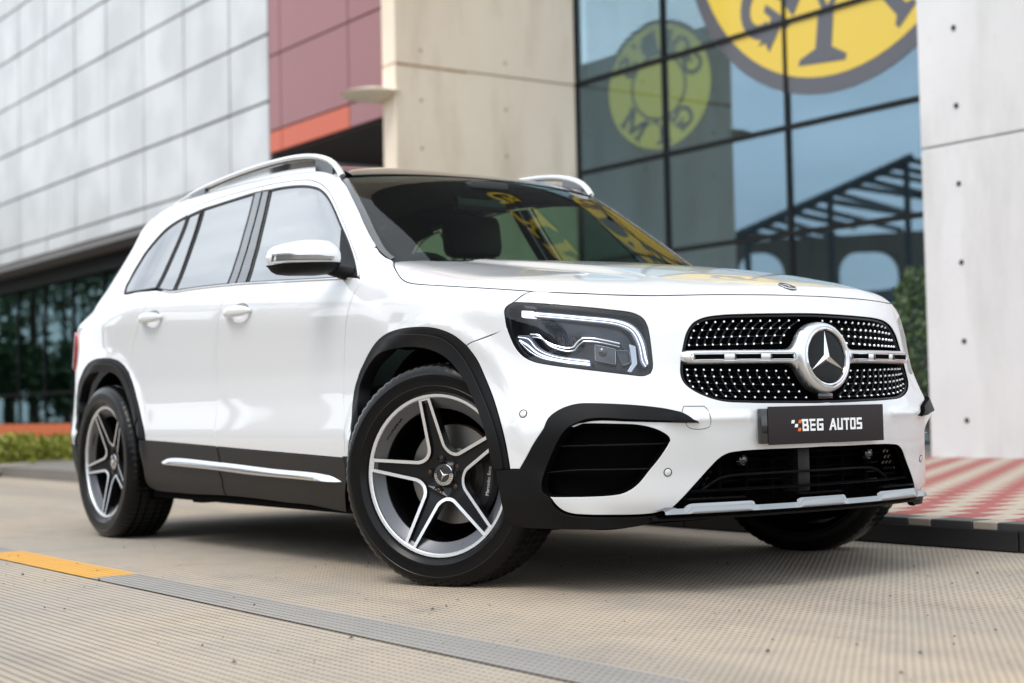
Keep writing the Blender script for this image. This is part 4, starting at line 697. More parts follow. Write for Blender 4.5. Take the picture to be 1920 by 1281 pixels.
def panel(name, f, kind, loops, m, parent, off=0., grid=.03, gap=.0026, depth=.012, rim=.0014, back=None, sym=False, step=.008, smooth=True, corner=38, backdepth=.02):
    """a trimmed sheet of the body surface with rounded edges and a flange; returns [right] or [right,left]"""
    raw = [smooth_loop(l, step, corner) if smooth else np.asarray(l, float) for l in loops]
    L2 = [inset(l, gap if i == 0 else -gap) for i, l in enumerate(raw)] if gap else raw
    V, F = tri_region(L2, grid); P, n = lift_n(f, kind, V, off)
    c = P[F]; fn = np.cross(c[:, 1] - c[:, 0], c[:, 2] - c[:, 0])
    if (fn * n[F].mean(1)).sum() < 0: F = F[:, ::-1]
    verts = [P]; nor = [n]; faces = [tuple(q) for q in F]; mi = [0] * len(faces); k = len(P)
    # rounded rim + flange round every loop
    for li, l in enumerate(L2):
        b, bn = lift_n(f, kind, l, off); t = np.roll(b, -1, 0) - np.roll(b, 1, 0); o = nrm(np.cross(t, bn)); cen = b.mean(0)
        sgn = 1 if area2(l) * 1 > 0 else -1
        # outward = away from the sheet: test with a param step
        tst = lift_n(f, kind, l + (inset(l, .002) - l), off)[0]
        s = np.sign(((b - tst) * o).sum(1)); s[s == 0] = 1
        if li: pass
        o = o * s[:, None] * (1 if li == 0 else -1)
        nb = len(l)
        r0 = b; r1 = b + (o * .7 - bn * .3) * rim; r2 = b + o * rim - bn * rim; r3 = b + o * rim - bn * depth
        verts += [r0, r1, r2, r3]; nor += [bn, nrm(bn + o * .8), nrm(o + bn * .15), o]
        # winding sign
        e = np.cross(np.roll(r0, -1, 0) - r0, r1 - r0); w = (e * bn).sum() > 0
        for j in range(nb):
            j2 = (j + 1) % nb
            for a in range(3):
                q = (k + a * nb + j, k + a * nb + j2, k + (a + 1) * nb + j2, k + (a + 1) * nb + j)
                faces.append(q if w else q[::-1]); mi.append(1 if (a == 2 and back is not None) else 0)
        k += 4 * nb
    mats = [m]
    if back is not None:
        LB = [inset(l, -.006 if i == 0 else .006) for i, l in enumerate(raw)]
        LB = [resample(l, .02, True) for l in LB]
        V2, F2 = tri_region(LB, grid * 2); P2, n2 = lift_n(f, kind, V2, off); P2 = P2 - n2 * backdepth
        c = P2[F2]; fn = np.cross(c[:, 1] - c[:, 0], c[:, 2] - c[:, 0])
        if (fn * n2[F2].mean(1)).sum() < 0: F2 = F2[:, ::-1]
        verts.append(P2); nor.append(n2); faces += [tuple(i + k for i in q) for q in F2]; mi += [1] * len(F2); mats.append(back)
    v = np.vstack(verts); nn = np.vstack(nor); objs = [mk(name, v, faces, m, parent, normals=nn, mats=mats, midx=mi)]
    if sym:
        M = np.array([1, -1, 1.]); objs.append(mk(name, v * M, [q[::-1] for q in faces], m, parent[1] if isinstance(parent, list) else parent, normals=nn * M, mats=mats, midx=mi))
    return objs
def mir(u): u = np.asarray(u, float); return u * [-1, 1]
def full(half):
    """half outline on the right (negative first coordinate) ending on the centre line -> closed full-width loop"""
    h = np.asarray(half, float); return np.vstack([h, mir(h)[::-1]])
def groove(name, f, kind, P, m, parent, rad=.0016, off=.0, closed=False, sym=False, step=.008):
    """a dark seam line lying in the surface"""
    uv = smooth_loop(P, step) if closed else open_curve(P, step); b, n = lift_n(f, kind, uv, off)
    mb = MB(); mb.tube([tuple(q) for q in b], rad, 5, closed=closed); o = [mb.build(name, m, parent)]
    if sym: mb2 = MB(); mb2.tube([(q[0], -q[1], q[2]) for q in b], rad, 5, closed=closed); o.append(mb2.build(name, m, parent))
    return o
# ============================================================ the car
PAINT = mat('white_paint', (.66, .667, .674), .30, coat=1., coat_rough=.015); PAINT.node_tree.nodes['Principled BSDF'].inputs['Coat IOR'].default_value = 1.65
CLAD = mat('black_plastic', (.0042, .0042, .0048), .50, spec=.2); SILLM = mat('sill_plastic', (.012, .011, .011), .45, spec=.35)
GBLACK = mat('gloss_black', (.006, .006, .007), .12, coat=1.); PIANO = mat('deep_black', (.003, .003, .0035), .22, spec=.22); DARK = mat('dark_void', (.002, .002, .002), .95, spec=.05)
CHROME = mat('chrome', (.72, .73, .74), .09, 1.); SATIN = mat('satin_silver', (.72, .73, .74), .33, 1.)
MACH = mat('machined_alloy', (.86, .87, .88), .42, 1.); RIMG = mat('rim_grey', (.115, .118, .127), .34, .85); RIMD = mat('rim_black', (.006, .006, .007), .28, spec=.35)
RUB = mat('tyre_rubber', (.003, .003, .0032), .26, spec=.25); SEAM = mat('panel_gap', (.05, .055, .055), .9); SEAL = mat('window_seal', (.012, .012, .013), .5)
WSG = glass('windscreen_glass', (.28, .41, .33), 1.27); SIDEG = glass('side_glass', (.06, .075, .075), 5.5); LENS = glass('lamp_lens', (.92, .94, .97), 1.45)
FARG = glass('far_side_glass', (.50, .66, .56), 1.5)
DRLM = mat('light_guide', (.20, .22, .27), .12, .6); DRLC = mat('light_guide_core', (.95, .96, 1.), .2, emit=(.9, .94, 1.), es=.8); REDL = mat('red_lamp', (.45, .012, .015), .1, coat=1.)
LAMPB = mat('lamp_black', (.006, .006, .007), .25); LAMPS = mat('lamp_silver', (.42, .44, .47), .25, 1.); LAMPD = mat('lamp_dark_chrome', (.045, .048, .055), .2, .9)
SEATM = mat('seat_leather', (.03, .03, .032), .5); TRIMM = mat('cabin_trim', (.02, .02, .021), .6); LINER = mat('roof_liner', (.07, .07, .068), .9)
DISCM = mat('brake_disc', (.30, .29, .28), .35, 1.); CALM = mat('brake_caliper', (.02, .02, .022), .35); RUST = mat('disc_edge', (.22, .09, .045), .7)
WHITE_PRINT = mat('white_print', (.85, .85, .85), .6); PLATEM = mat('plate_board', (.026, .021, .022), .6, spec=.2); ORANGE = mat('orange_print', (.75, .17, .03), .6)
for m_, sc_, am_ in ((CLAD, 900, .12), (SILLM, 700, .10)):       # moulded grain
    t_ = NT(m_); t_.bump(t_.noise(sc_, 2), am_, .002)
t_ = NT(SILLM); t_.base(t_.mix(t_.noise(9, 4), (.008, .0075, .0075), (.016, .0145, .014)))
t_ = NT(RUB); t_.base(t_.mix(t_.noise(14, 4), (.0025, .0025, .003), (.006, .0058, .0055)))
D = {k: np.array(v) for k, v in D.items()}
car = empty('car'); tag(car, 'white five-door SUV with black wheel-arch cladding parked on the ribbed paving', 'car')
fb = f_body
neg = lambda a: a[a[:, 0] < -.006]
def P3(f, kind, uv, off=0.): return lift_n(f, kind, np.atleast_2d(np.asarray(uv, float)), off)
# ---- bonnet
hl = D['hood_line']; hl = hl[hl[:, 1] < -.01]; hl = np.vstack([hl, [[.775, 0]]])
rear = [(-.475 + .15 * (1 - (y / .726) ** 2), y) for y in np.linspace(.66, -.66, 15)]
hood = panel('bonnet', f_low, 'top', [np.vstack([hl, hl[-2::-1] * [1, -1], rear])], PAINT, car, grid=.025, back=DARK, gap=.0028)[0]
# badge on the bonnet nose
c0, n0 = P3(f_low, 'top', [(.722, 0)]); mb = MB(); mb.lathe([(0, .0035), (.024, .0032), (.029, .002), (.031, -.003)], 32, 'z'); 
bdg = mb.build('bonnet_badge', PIANO, hood); bdg.matrix_world = Matrix.Translation(c0[0]) @ Vector(n0[0]).to_track_quat('Z', 'Y').to_matrix().to_4x4()
mb = MB(); mb.lathe([(.0245, .0036), (.0255, .0042), (.0295, .0034), (.030, .0022)], 32, 'z')
for k in range(3):
    a = R(30 + 120 * k); mb.add([(0, 0, .0055), (math.cos(a + .6) * .004, math.sin(a + .6) * .004, .0038), (math.cos(a) * .0245, math.sin(a) * .0245, .004), (math.cos(a - .6) * .004, math.sin(a - .6) * .004, .0038)], [(0, 1, 2), (0, 2, 3)][::-1])
sb = mb.build('badge_star', CHROME, hood, smooth=False); sb.matrix_world = bdg.matrix_world
# ---- front wings
wings = panel('front_wing', fb, 'wrap', [D['fender']], PAINT, car, back=DARK, sym=True, grid=.025)
# ---- bumper and grille surround, one moulding
bo = D['bumper_outer']; hoodp = bo[10:][bo[10:, 0] < -.006]; HLp = D['headlight']
half = np.vstack([[[0, .891]], hoodp[::-1], bo[[9, 8]], HLp[::-1][:-4], bo[3::-1], D['bumper_arch'][1:], D['blade_u'][1:], D['blade_l'], D['vent'][1:], D['lip_b'][1:], D['intake_s'][1:][D['intake_s'][1:, 0] < -.02], [[0, D['intake_s'][-1, 1] + .001]]])
gh = neg(D['grille']); ghalf = np.vstack([[[0, .832]], gh, [[0, .5555]]])
bump = panel('front_bumper', fb, 'wrap', [full(half), full(ghalf)], PAINT, car, grid=.022, back=DARK, depth=.022)[0]
# towing-eye cover seam, parking sensors
groove('towing_eye_cover', fb, 'wrap', D['tow'], SEAM, bump, .0011, closed=True)
for k, (u, v) in enumerate((D['sensor1'][0], D['sensor2'][0], mir(D['sensor2'][0]), mir(D['sensor1'][0]))):
    c, n = P3(fb, 'wrap', [(u, v)]); M = Matrix.Translation(c[0]) @ Vector(n[0]).to_track_quat('Z', 'Y').to_matrix().to_4x4()
    o = MB().lathe([(0, .002), (.0085, .0018), (.0105, .0005), (.0108, -.004)], 24, 'z').build('parking_sensor', PAINT, bump); o.matrix_world = M
    o = MB().lathe([(.0104, -.002), (.0106, .0014), (.0126, .0014), (.0130, -.002)], 24, 'z').build('sensor_ring', DARK, bump); o.matrix_world = M
# ---- black corner cladding with the blade
cl = np.vstack([D['archf_i'][-1:], D['archf_o'][-1:], D['blade_u'], D['blade_l'], D['frame_i'], D['lip_d'][1:], D['corn_b']])
corners = panel('corner_cladding', fb, 'wrap', [cl], CLAD, car, off=lambda P: .004 + .012 * sst(.47, .53, P[:, 2]), back=DARK, sym=True, grid=.025, depth=.03)
SLATM = mat('satin_black', (.02, .02, .022), .28)
# ---- side vents
vp = np.vstack([D['vent'], D['frame_i'][::-1][1:]])
vents = panel('side_vent', fb, 'wrap', [vp], DARK, car, off=-.055, sym=True, gap=-.01, grid=.03, depth=.004)
vz0, vz1 = D['vent'][:, 1].min(), D['vent'][:, 1].max()
for sgn, vo in ((1, vents[0]), (-1, vents[1])):
    lp = smooth_loop(vp, .01)
    for zc in (vz0 + (vz1 - vz0) * .34, vz0 + (vz1 - vz0) * .68):
        us = lp[np.abs(lp[:, 1] - zc) < .012, 0]; u0, u1 = us.min(), us.max()
        uv = np.stack([np.linspace(u0, u1, 14), np.full(14, zc)], 1); b, n = P3(fb, 'wrap', uv, -.028)
        b = b * [1, sgn, 1]; MB().tube(b, .0045, 8, sq=(3.4, .5)).build('slat', SLATM, vo)
# ---- headlamps
for sgn in (1, -1):
    MM = np.array([1, sgn, 1.])
    def pm(name, loops, m, par, off, **k):
        o = panel(name, fb, 'wrap', loops, m, par, off=off, **k)[0]
        if sgn < 0:
            o.data.transform(Matrix.Scale(-1, 4, (0, 1, 0))); o.data.flip_normals()
        return o
    inner = inset(smooth_loop(HLp, .008), .009)
    hs = pm('headlamp', [HLp], LAMPB, car, -.062, gap=-.004, depth=.004, grid=.03)
    pm('bezel', [smooth_loop(HLp, .008), inner], PIANO, hs, -.004, smooth=False, gap=.0008, depth=.055, grid=.02)
    pm('lens', [HLp], LENS, hs, -.001, gap=.001, depth=.004, grid=.03)
    for k in ('drl_t', 'drl_a', 'drl_b'): pm('light_guide', [D[k]], DRLM if k != 'drl_a' else DRLC, hs, -.022, depth=.02, grid=.02, gap=.0)
    for k, na in (('drl_t', 7), ('drl_b', 5)):
        A1, A2 = D[k][:na], D[k][na:][::-1]; tq = np.linspace(0, 1, 60); g_ = lambda A: np.stack([np.interp(tq, np.linspace(0, 1, len(A)), A[:, q]) for q in (0, 1)], 1)
        A1, A2 = g_(open_curve(A1, .006, 200)), g_(open_curve(A2, .006, 200))
        for fr, rd, mm in ((.36, .0032, DRLC), (.80, .0013, DRLC)) if k == 'drl_t' else ((.62, .0028, DRLC), (.2, .0014, DRLC), (.88, .0012, LAMPS)):
            b, n = P3(fb, 'wrap', A1 + (A2 - A1) * fr, -.020); MB().tube(b * MM, rd, 6).build('light_core', mm, hs)
    pm('reflector_strip', [D['hlsilv']], LAMPS, hs, -.03, depth=.02, gap=0)
    b, n = P3(fb, 'wrap', open_curve(D['brow'], .008), -.026); MB().tube(b * MM, .0028, 6).build('brow', CHROME, hs)
    b2 = b + np.array([0, 0, -.008]); MB().tube((b2 - n * .012) * MM, .0026, 6).build('brow', LAMPS, hs)
    pj = pm('projector', [D['proj']], GBLACK, hs, -.030, depth=.03, gap=0)
    for k in ('proj', 'proj2'):
        b, n = P3(fb, 'wrap', smooth_loop(D[k], .006, 30), -.028); MB().tube(b * MM, .0011 if k == 'proj' else .0007, 5, closed=True).build('projector_edge', LAMPS, hs)
    cc, cn = P3(fb, 'wrap', [D['proj'][0] * .62 + D['proj'][2] * .38], -.024); Mx = Matrix.Translation(cc[0] * MM) @ Vector(cn[0] * MM).to_track_quat('Z', 'Y').to_matrix().to_4x4()
    o = MB().lathe([(0, .004), (.008, .003), (.013, .0), (.0135, -.006)], 20, 'z').build('projector_lens', GBLACK, hs); o.matrix_world = Mx
    pm('projector', [D['proj2']], LAMPD, hs, -.045, depth=.02, gap=0)
    b, n = P3(fb, 'wrap', [D['proj2'].mean(0)], -.04)
    up = D['drl_t'][:7]; lw = np.vstack([D['drl_b'][0], D['brow'][::1]]);
    shelf = np.vstack([D['drl_t'][::-1][:6] + [0, -.006], D['brow'][::-1] + [0, .006]]); pm('reflector_shelf', [shelf], LAMPD, hs, -.052, depth=.004, gap=0)
# ---- grille
gb = panel('grille', fb, 'wrap', [full(ghalf)], DARK, car, off=-.055, gap=-.012, depth=.004, grid=.04)[0]
gr = inset(smooth_loop(full(ghalf), .008), .007)
panel('grille_frame', fb, 'wrap', [smooth_loop(full(ghalf), .008), gr], PIANO, gb, off=-.006, smooth=False, gap=.001, depth=.05, grid=.02)
st = D['studs'].reshape(9, 12, 2)
stud_me = None; lat = MB()
for sgn in (1, -1):
    rows = [lift_n(fb, 'wrap', st[i], -.016) for i in range(9)]
    for i in range(9):
        Pq, nq = rows[i]; Pq = Pq * [1, sgn, 1]; nq = nq * [1, sgn, 1]
        for j in range(12):
            if stud_me is None:
                o = MB().lathe([(0, .006), (.0030, .0055), (.0044, .003), (.0046, -.003)], 10, 'z').build('stud', CHROME, gb); stud_me = o.data
            else:
                o = bpy.data.objects.new('stud', stud_me); COL.objects.link(o); o.parent = gb
            o.matrix_world = Matrix.Translation(Pq[j]) @ Vector(nq[j]).to_track_quat('Z', 'Y').to_matrix().to_4x4()
        for j in range(11): lat.tube([Pq[j] - nq[j] * .004, Pq[j + 1] - nq[j + 1] * .004], .0022, 4)
    for i in list(range(3)) + list(range(4, 8)):
        for j in range(12):
            a = rows[i][0][j] * [1, sgn, 1] - rows[i][1][j] * [1, sgn, 1] * .005; b = rows[i + 1][0][j] * [1, sgn, 1] - rows[i + 1][1][j] * [1, sgn, 1] * .005
            lat.tube([a, b], .0034, 4)
tag(lat.build('grille_lattice', PIANO, gb, smooth=False), kind='stuff')
# silver bar with the big star
def bar_half(sgn):
    mb = MB(); ws = np.r_[np.linspace(.075, .14, 10), np.linspace(.16, .478, 18), [.486, .490]]; rows = []
    for w in ws:
        h = .021 + .060 * math.exp(-((w - .07) / .034) ** 2); end = max(0., (w - .470) / .02); h *= math.sqrt(max(.02, 1 - end * end)) if w > .47 else 1
        x = front_F(w, .697) + .012; d = .026
        ring = [(-.03, -h), (-.012, -h), (-.003, -h * .86), (.0015, -h * .45), (.002, 0), (.0015, h * .45), (-.003, h * .86), (-.012, h), (-.03, h)]
        rows.append([(x + a, sgn * w, .697 + b) for a, b in ring])
    v = [q for r in rows for q in r]; f = []
    for i in range(len(ws) - 1):
        for j in range(8):
            q = (i * 9 + j, (i + 1) * 9 + j, (i + 1) * 9 + j + 1, i * 9 + j + 1); f.append(q if sgn > 0 else q[::-1])
    f.append(tuple((len(ws) - 1) * 9 + j for j in range(9)))
    return mb.add(v, f).build('grille_bar', SATIN, gb, auto=50)
SC = Vector((.872, 0., .694)); SM = Matrix.Translation(SC) @ Matrix.Rotation(R(-5), 4, 'Y')     # star centre, leaning back with the face
for sgn in (1, -1):
    bar = bar_half(sgn)
    def on_bar(u, v, d): w = u; return (front_F(w, .697) + .012 + d, sgn * w, .697 + v)
    pill = [(.128 - .011 * 0 + .0, -.0125)] + [(.462, -.0125)] + [(.470, -.008), (.472, 0), (.470, .008)] + [(.462, .0125), (.128, .0125), (.120, .008), (.118, 0), (.120, -.008)]
    us = np.linspace(.128, .462, 12); poly = [(u, -.0125) for u in us] + [(.470, -.008), (.472, 0), (.470, .008)] + [(u, .0125) for u in us[::-1]] + [(.120, .008), (.118, 0), (.120, -.008)]
    mb = MB(); P_ = poly if sgn > 0 else poly
    mb.tube([on_bar(u, v, .003) for u, v in poly], .0016, 6, closed=True).build('slot_surround', CHROME, bar)
    for a, b in ((.130, .212), (.250, .335), (.372, .462)):
        us = np.linspace(a, b, 6); pl = [(u, -.0075) for u in us] + [(u, .0075) for u in us[::-1]]
        mb = MB(); mb.prism(pl, .0042, -.01, on_bar); fixn(mb.build('slot', DARK, bar, smooth=False))
        MB().tube([on_bar(u, v, .0045) for u, v in [(q, -.0085) for q in us] + [(q, .0085) for q in us[::-1]]], .0016, 6, closed=True).build('slot_surround', CHROME, bar)
def star_part(name, prof, m, par, seg=72): o = MB().lathe(prof, seg, 'x').build(name, m, par, auto=40); o.matrix_world = SM; fixn(o); return o
ring = star_part('star_surround', [(.090, .006), (.096, .010), (.101, .009), (.107, .002), (.111, -.012), (.112, -.035)], SATIN, gb)
star_part('star_ring', [(.081, .006), (.083, .0115), (.087, .0135), (.091, .0115), (.0925, .006)], CHROME, gb)
star_part('star_disc', [(.0001, .008), (.04, .0078), (.07, .0066), (.083, .005)], PIANO, gb)
mb = MB()
for k in range(3):
    a = R(90 + 120 * k); d = (math.cos(a), math.sin(a))
    for s in (1, -1):
        a2 = a + s * R(60); q = (math.cos(a2) * .0125, math.sin(a2) * .0125)
        v = [(.020, 0, 0), (.0085, d[0] * .081, d[1] * .081), (.0085, q[0], q[1])]
        mb.add(v, [(0, 1, 2) if s < 0 else (0, 2, 1)])
so = mb.build('three_pointed_star', CHROME, gb, smooth=False); so.matrix_world = SM; fixn(so)
MB().box((.855, -.032, .566), (.872, .032, .584), bev=.004).build('camera_pod', GBLACK, gb)
# ---- number plate board
pl = MB().box((.8800, -.258, .432), (.8825, .244, .546), bev=.0008).build('number_plate', PLATEM, car)
MB().box((.862, -.283, .436), (.8790, .20, .540), bev=.002).build('plate_holder', GBLACK, pl)
def strokes(name, boxes, m, h0, x0, z0, k=1.):
    mb = MB()
    for poly in boxes:
        pts = [(x0 + a * k, z0 + b * k) for a, b in poly]; mb.prism(pts, .8838, .8826, lambda u, v, d: (d, u, v))
    return fixn(mb.build(name, m, pl, smooth=False))
def rect(a, b, c, d, sk=0): return [(a, b), (c, b), (c + sk, d), (a + sk, d)]
H_ = .036; T_ = .0068
L_ = []   # lettering, u runs to the viewer's right = +y
u = -.100
def B_(u): return [rect(u + .0, 0, u + .0065, H_), rect(u - .003, H_ - T_, u + .024, H_), rect(u, .5 * (H_ - T_), u + .024, .5 * (H_ + T_)), rect(u, 0, u + .026, T_), rect(u + .018, 0, u + .026, H_ * .5), rect(u + .017, H_ * .5, u + .024, H_)]
def E_(u): return [rect(u - .003, H_ - T_, u + .022, H_), rect(u, .5 * (H_ - T_), u + .022, .5 * (H_ + T_)), rect(u, 0, u + .022, T_), rect(u, 0, u + .0045, H_)]
def G_(u): return [rect(u, H_ - T_, u + .027, H_), rect(u, 0, u + .007, H_), rect(u, 0, u + .027, T_), rect(u + .020, 0, u + .027, H_ * .5), rect(u + .011, .5 * H_ - T_ * .5, u + .027, .5 * H_ + T_ * .5)]
def A_(u): return [[(u - .003, 0), (u + .005, 0), (u + .0175, H_), (u + .012, H_)], [(u + .0115, H_), (u + .0185, H_), (u + .029, 0), (u + .021, 0)], rect(u + .006, .28 * H_, u + .022, .28 * H_ + T_ * .8)]
def U_(u): return [rect(u, 0, u + .0065, H_), rect(u + .017, 0, u + .0235, H_), rect(u, 0, u + .0235, T_)]
def T2_(u): return [rect(u - .002, H_ - T_, u + .024, H_), rect(u + .009, -.001, u + .0155, H_)]
def O_(u): return [rect(u, 0, u + .0065, H_), rect(u + .017, 0, u + .0235, H_), rect(u, 0, u + .0235, T_), rect(u, H_ - T_, u + .0235, H_)]
def S_(u): return [rect(u, H_ - T_, u + .023, H_), rect(u, .5 * (H_ - T_), u + .0235, .5 * (H_ + T_)), rect(u, 0, u + .0235, T_), rect(u, .5 * H_, u + .0065, H_), rect(u + .017, 0, u + .0235, .5 * H_)]
for lt in (B_(-.110), E_(-.077), G_(-.048), A_(.008), U_(.041), T2_(.070), O_(.098), S_(.127)):
    mb = MB()
    for i, poly in enumerate(lt): mb.prism([(a - .006, b + .470) for a, b in poly], .8835 + i * .00004, .8826, lambda u, v, d: (d, u, v))   # tiny steps so overlapping strokes never share one plane
    fixn(mb.build('letter', WHITE_PRINT, pl, smooth=False))
for k, (a, b, m_) in enumerate(((-.163, .494, WHITE_PRINT), (-.149, .482, WHITE_PRINT), (-.133, .494, ORANGE), (-.136, .470, ORANGE))):
    mb = MB(); mb.prism([(a, b), (a + .012, b), (a + .0145, b + .010), (a + .0025, b + .010)], .8835, .8826, lambda u, v, d: (d, u, v)); fixn(mb.build('logo_square', m_, pl, smooth=False))
# ---- lower intake
isd = D['intake_s']; isn = isd[isd[:, 0] < -.02]
ih = np.vstack([[[0, isd[-1, 1] + .001]], isn[::-1], [[isn[0, 0] + .004, .255], [0, .255]]])
it = panel('lower_intake', fb, 'wrap', [full(ih)], DARK, car, off=-.14, gap=-.02, depth=.004, grid=.05)[0]
def along(z, w0, w1, dx, n=24):
    return [(front_F(abs(y), z) + dx, y, z) for y in np.linspace(w0, w1, n)]
MB().tube(along(.300, -.52, .52, -.055), .010, 8, sq=(2.2, .45)).build('intake_lip', CLAD, it)
arc = [(front_F(abs(y), .3) - .06 - .0 * abs(y), y, z) for y, z in [(-.415, .296), (-.38, .318), (-.345, .334), (-.31, .341), (-.27, .343)]] + along(.344, -.2, .2, -.06, 10) + [(front_F(abs(y), .3) - .06, y, z) for y, z in [(.27, .343), (.31, .341), (.345, .334), (.38, .318), (.415, .296)]]
MB().tube(arc, .0042, 6).build('intake_bar', CLAD, it)
for y in (-.22, -.11, .09, .2, .31, -.33): MB().box((.695, y - .006, .27), (.745, y + .006, .425), bev=.002).build('strut', DARK, it)
MB().box((.70, -.03, .28), (.775, .022, .43), bev=.004).build('radar_mount', SILLM, it)
for z in (.30, .325, .355, .385, .405): MB().tube(along(z, -.40, .40, -.10, 12), .003, 5).build('cooling_fin', PIANO, it)
for sgn in (1, -1):
    o = MB().lathe([(0, .004), (.009, .003), (.012, .0), (.014, .003), (.017, .001), (.019, -.012)], 20, 'x').build('intake_sensor', GBLACK, it); o.location = (front_F(.27, .39) - .05, -sgn * .275, .388); fixn(o)
    mb = MB()
    for i in range(6):
        for j in range(7):
            w = .38 + i * .021 + (j % 2) * .010; z = .278 + j * .019
            if w > .53 - (z - .27) * 1.05 + .04: continue
            x = front_F(w, z) - .06; y = -sgn * w
            v = [(x + .006, y, z + .008), (x, y - .0095, z + .001), (x - .003, y, z - .007), (x, y + .0095, z + .001)]; mb.add(v, [(0, 1, 2, 3)])
    mb.build('honeycomb', GBLACK, it, smooth=False)
# ---- skid plate
def skid():
    ys = np.linspace(-.572, .572, 120); ring = []
    for y in ys:
        w = abs(y); b = 0
        for c, hw in ((0, .105), (.385, .115), (-.385, .115)): b = max(b, sst(hw + .014, hw - .014, abs(y - c)))
        e = sst(.572, .545, w); x = front_F(w, .255) + .010
        ring.append([(x - .045, y, .236), (x - .006, y, .2345), (x + .006, y, .2385), (x + .003 + .003 * b, y, .2545 * e + .246 * (1 - e)), (x - .004 + .006 * b, y, .2575 + .010 * b - .007 * (1 - e)), (x - .016, y, .258 + .015 * b - .008 * (1 - e)), (x - .05, y, .258 - .008 * (1 - e))])
    v = [q for r in ring for q in r]; k = 7; f = [(i * k + j, (i + 1) * k + j, (i + 1) * k + j + 1, i * k + j + 1) for i in range(len(ys) - 1) for j in range(k - 1)]
    return mk('skid_plate', v, f, mat('skid_satin', (.30, .305, .31), .14, 1.), car, auto=32)
sk = skid(); 
for y0, y1 in ((-.49, -.30), (-.09, .09), (.30, .49)):
    mb = MB(); mb.tube([(front_F(abs(y), .27) - .006, y, .279) for y in np.linspace(y0, y1, 10)], .007, 6, sq=(1.8, .5)).build('skid_pad', CLAD, sk)
mb = MB(); mb.tube([(front_F(abs(y), .22) - .02, y, .224) for y in np.linspace(-.58, .58, 30)], .009, 8, sq=(2.2, .9)).build('under_lip', CLAD, sk)
# ---- wheel-arch mouldings
fo, fm, fi = D['archf_o'], D['archf_m'], D['archf_i']
panel('front_arch_moulding', fb, 'wrap', [np.vstack([fo, fi[::-1]])], CLAD, car, off=.003, sym=True, grid=.02, depth=.04, back=None)
arch2 = panel('arch_inner_band', fb, 'wrap', [np.vstack([fm, fi[::-1]])], CLAD, car, off=.009, sym=True, grid=.02, depth=.045, rim=.003)
ro, ri = D['archr_o'], D['archr_i'][:-2]
panel('rear_arch_moulding', fb, 'side', [np.vstack([ro, ri[::-1]])], CLAD, car, off=.003, sym=True, grid=.02, depth=.04)
rm = ro + (np.vstack([open_curve(ri, .02)[np.argmin(np.linalg.norm(open_curve(ri, .02) - q, axis=1))] for q in ro]) - ro) * .38
panel('arch_inner_band', fb, 'side', [np.vstack([rm[2:-2], ri[2:-1][::-1]])], CLAD, car, off=.009, sym=True, grid=.02, depth=.045, rim=.003)
panel('arch_foot', fb, 'side', [[(-.545, .405), (-.462, .405), (-.458, .33), (-.438, .26), (-.425, .225), (-.545, .215)]], CLAD, car, off=.004, sym=True, grid=.03, depth=.04, smooth=False)
# ---- doors
cup = lambda cx, cz: [(cx + .080 * math.cos(t), cz + .037 * math.sin(t)) for t in np.linspace(0, 2 * math.pi, 20, endpoint=False)]
df = panel('front_door', fb, 'side', [D['door_f'], cup(-1.385, .957)], PAINT, car, back=DARK, sym=True, grid=.03)
dr = panel('rear_door', fb, 'side', [D['door_r'], cup(-2.255, .985)], PAINT, car, back=DARK, sym=True, grid=.03, gap=.0021)
ff = panel('window_frame', fb, 'cyl', [D['frame_f']], PAINT, car, sym=True, grid=.02, gap=.0024)
fr_ = panel('window_frame', fb, 'cyl', [D['frame_r']], PAINT, car, sym=True, grid=.02, gap=.0024)
# ---- body side: pillars, cant rail, rear quarter
def cylp(kind, pts): return drop('cyl', lift(fb, kind, np.array(pts, float)))
sl = D['side_low']
qrear = cylp('side', [(-3.33, .43), (-3.42, .42), (-3.45, .5), (-3.46, .62), (-3.45, .78), (-3.42, .92), (-3.34, 1.05), (-3.24, 1.18), (-3.19, 1.30), (-3.12, 1.42)])
redge = cylp('top', [(x, -.562) for x in np.linspace(-3.02, -1.12, 16)])
pe = D['pillar_edge']; bs_loop = np.vstack([sl, qrear, redge, pe[1:8], D['seal_seam'][::-1]])
panel('body_side', fb, 'cyl', [bs_loop], PAINT, car, sym=True, grid=.03, back=DARK, backdepth=.03)
# rear: tailgate, bumper, lamps
def rear_lift(uv, off=0.):
    uv = np.asarray(uv, float); n = len(uv); O = np.stack([np.full(n, -4.4), uv[:, 0], uv[:, 1]], 1); P = march(fb, O, np.tile([1., 0, 0], (n, 1)), 0, 2.6, 120)
    bad = np.isnan(P).any(1); g = ~bad
    for i in np.where(bad)[0]: P[i] = P[g][np.argmin(np.linalg.norm(uv[g] - uv[i], axis=1))]
    nn_ = nrm(grad(fb, P)); return P + nn_ * off, nn_
def rear_sheet(name, ys, zs, m, par, off=0.):
    Y, Z_ = np.meshgrid(ys, zs); P, n = rear_lift(np.stack([Y.ravel(), Z_.ravel()], 1), off); k = len(ys)
    f = [(i * k + j, i * k + j + 1, (i + 1) * k + j + 1, (i + 1) * k + j) for i in range(len(zs) - 1) for j in range(k - 1)]
    c = P[np.array(f)]; fl = (np.cross(c[:, 1] - c[:, 0], c[:, 2] - c[:, 0])[:, 0]).sum() > 0
    return mk(name, P, [q[::-1] for q in f] if fl else f, m, par, normals=n)
tg = rear_sheet('tailgate', np.linspace(-.76, .76, 40), np.linspace(.60, 1.12, 24), PAINT, car)
rear_sheet('rear_window', np.linspace(-.60, .60, 30), np.linspace(1.13, 1.47, 16), GBLACK, tg, .001)
rear_sheet('rear_bumper', np.linspace(-.80, .80, 50), np.linspace(.40, .598, 14), PAINT, car, .004)
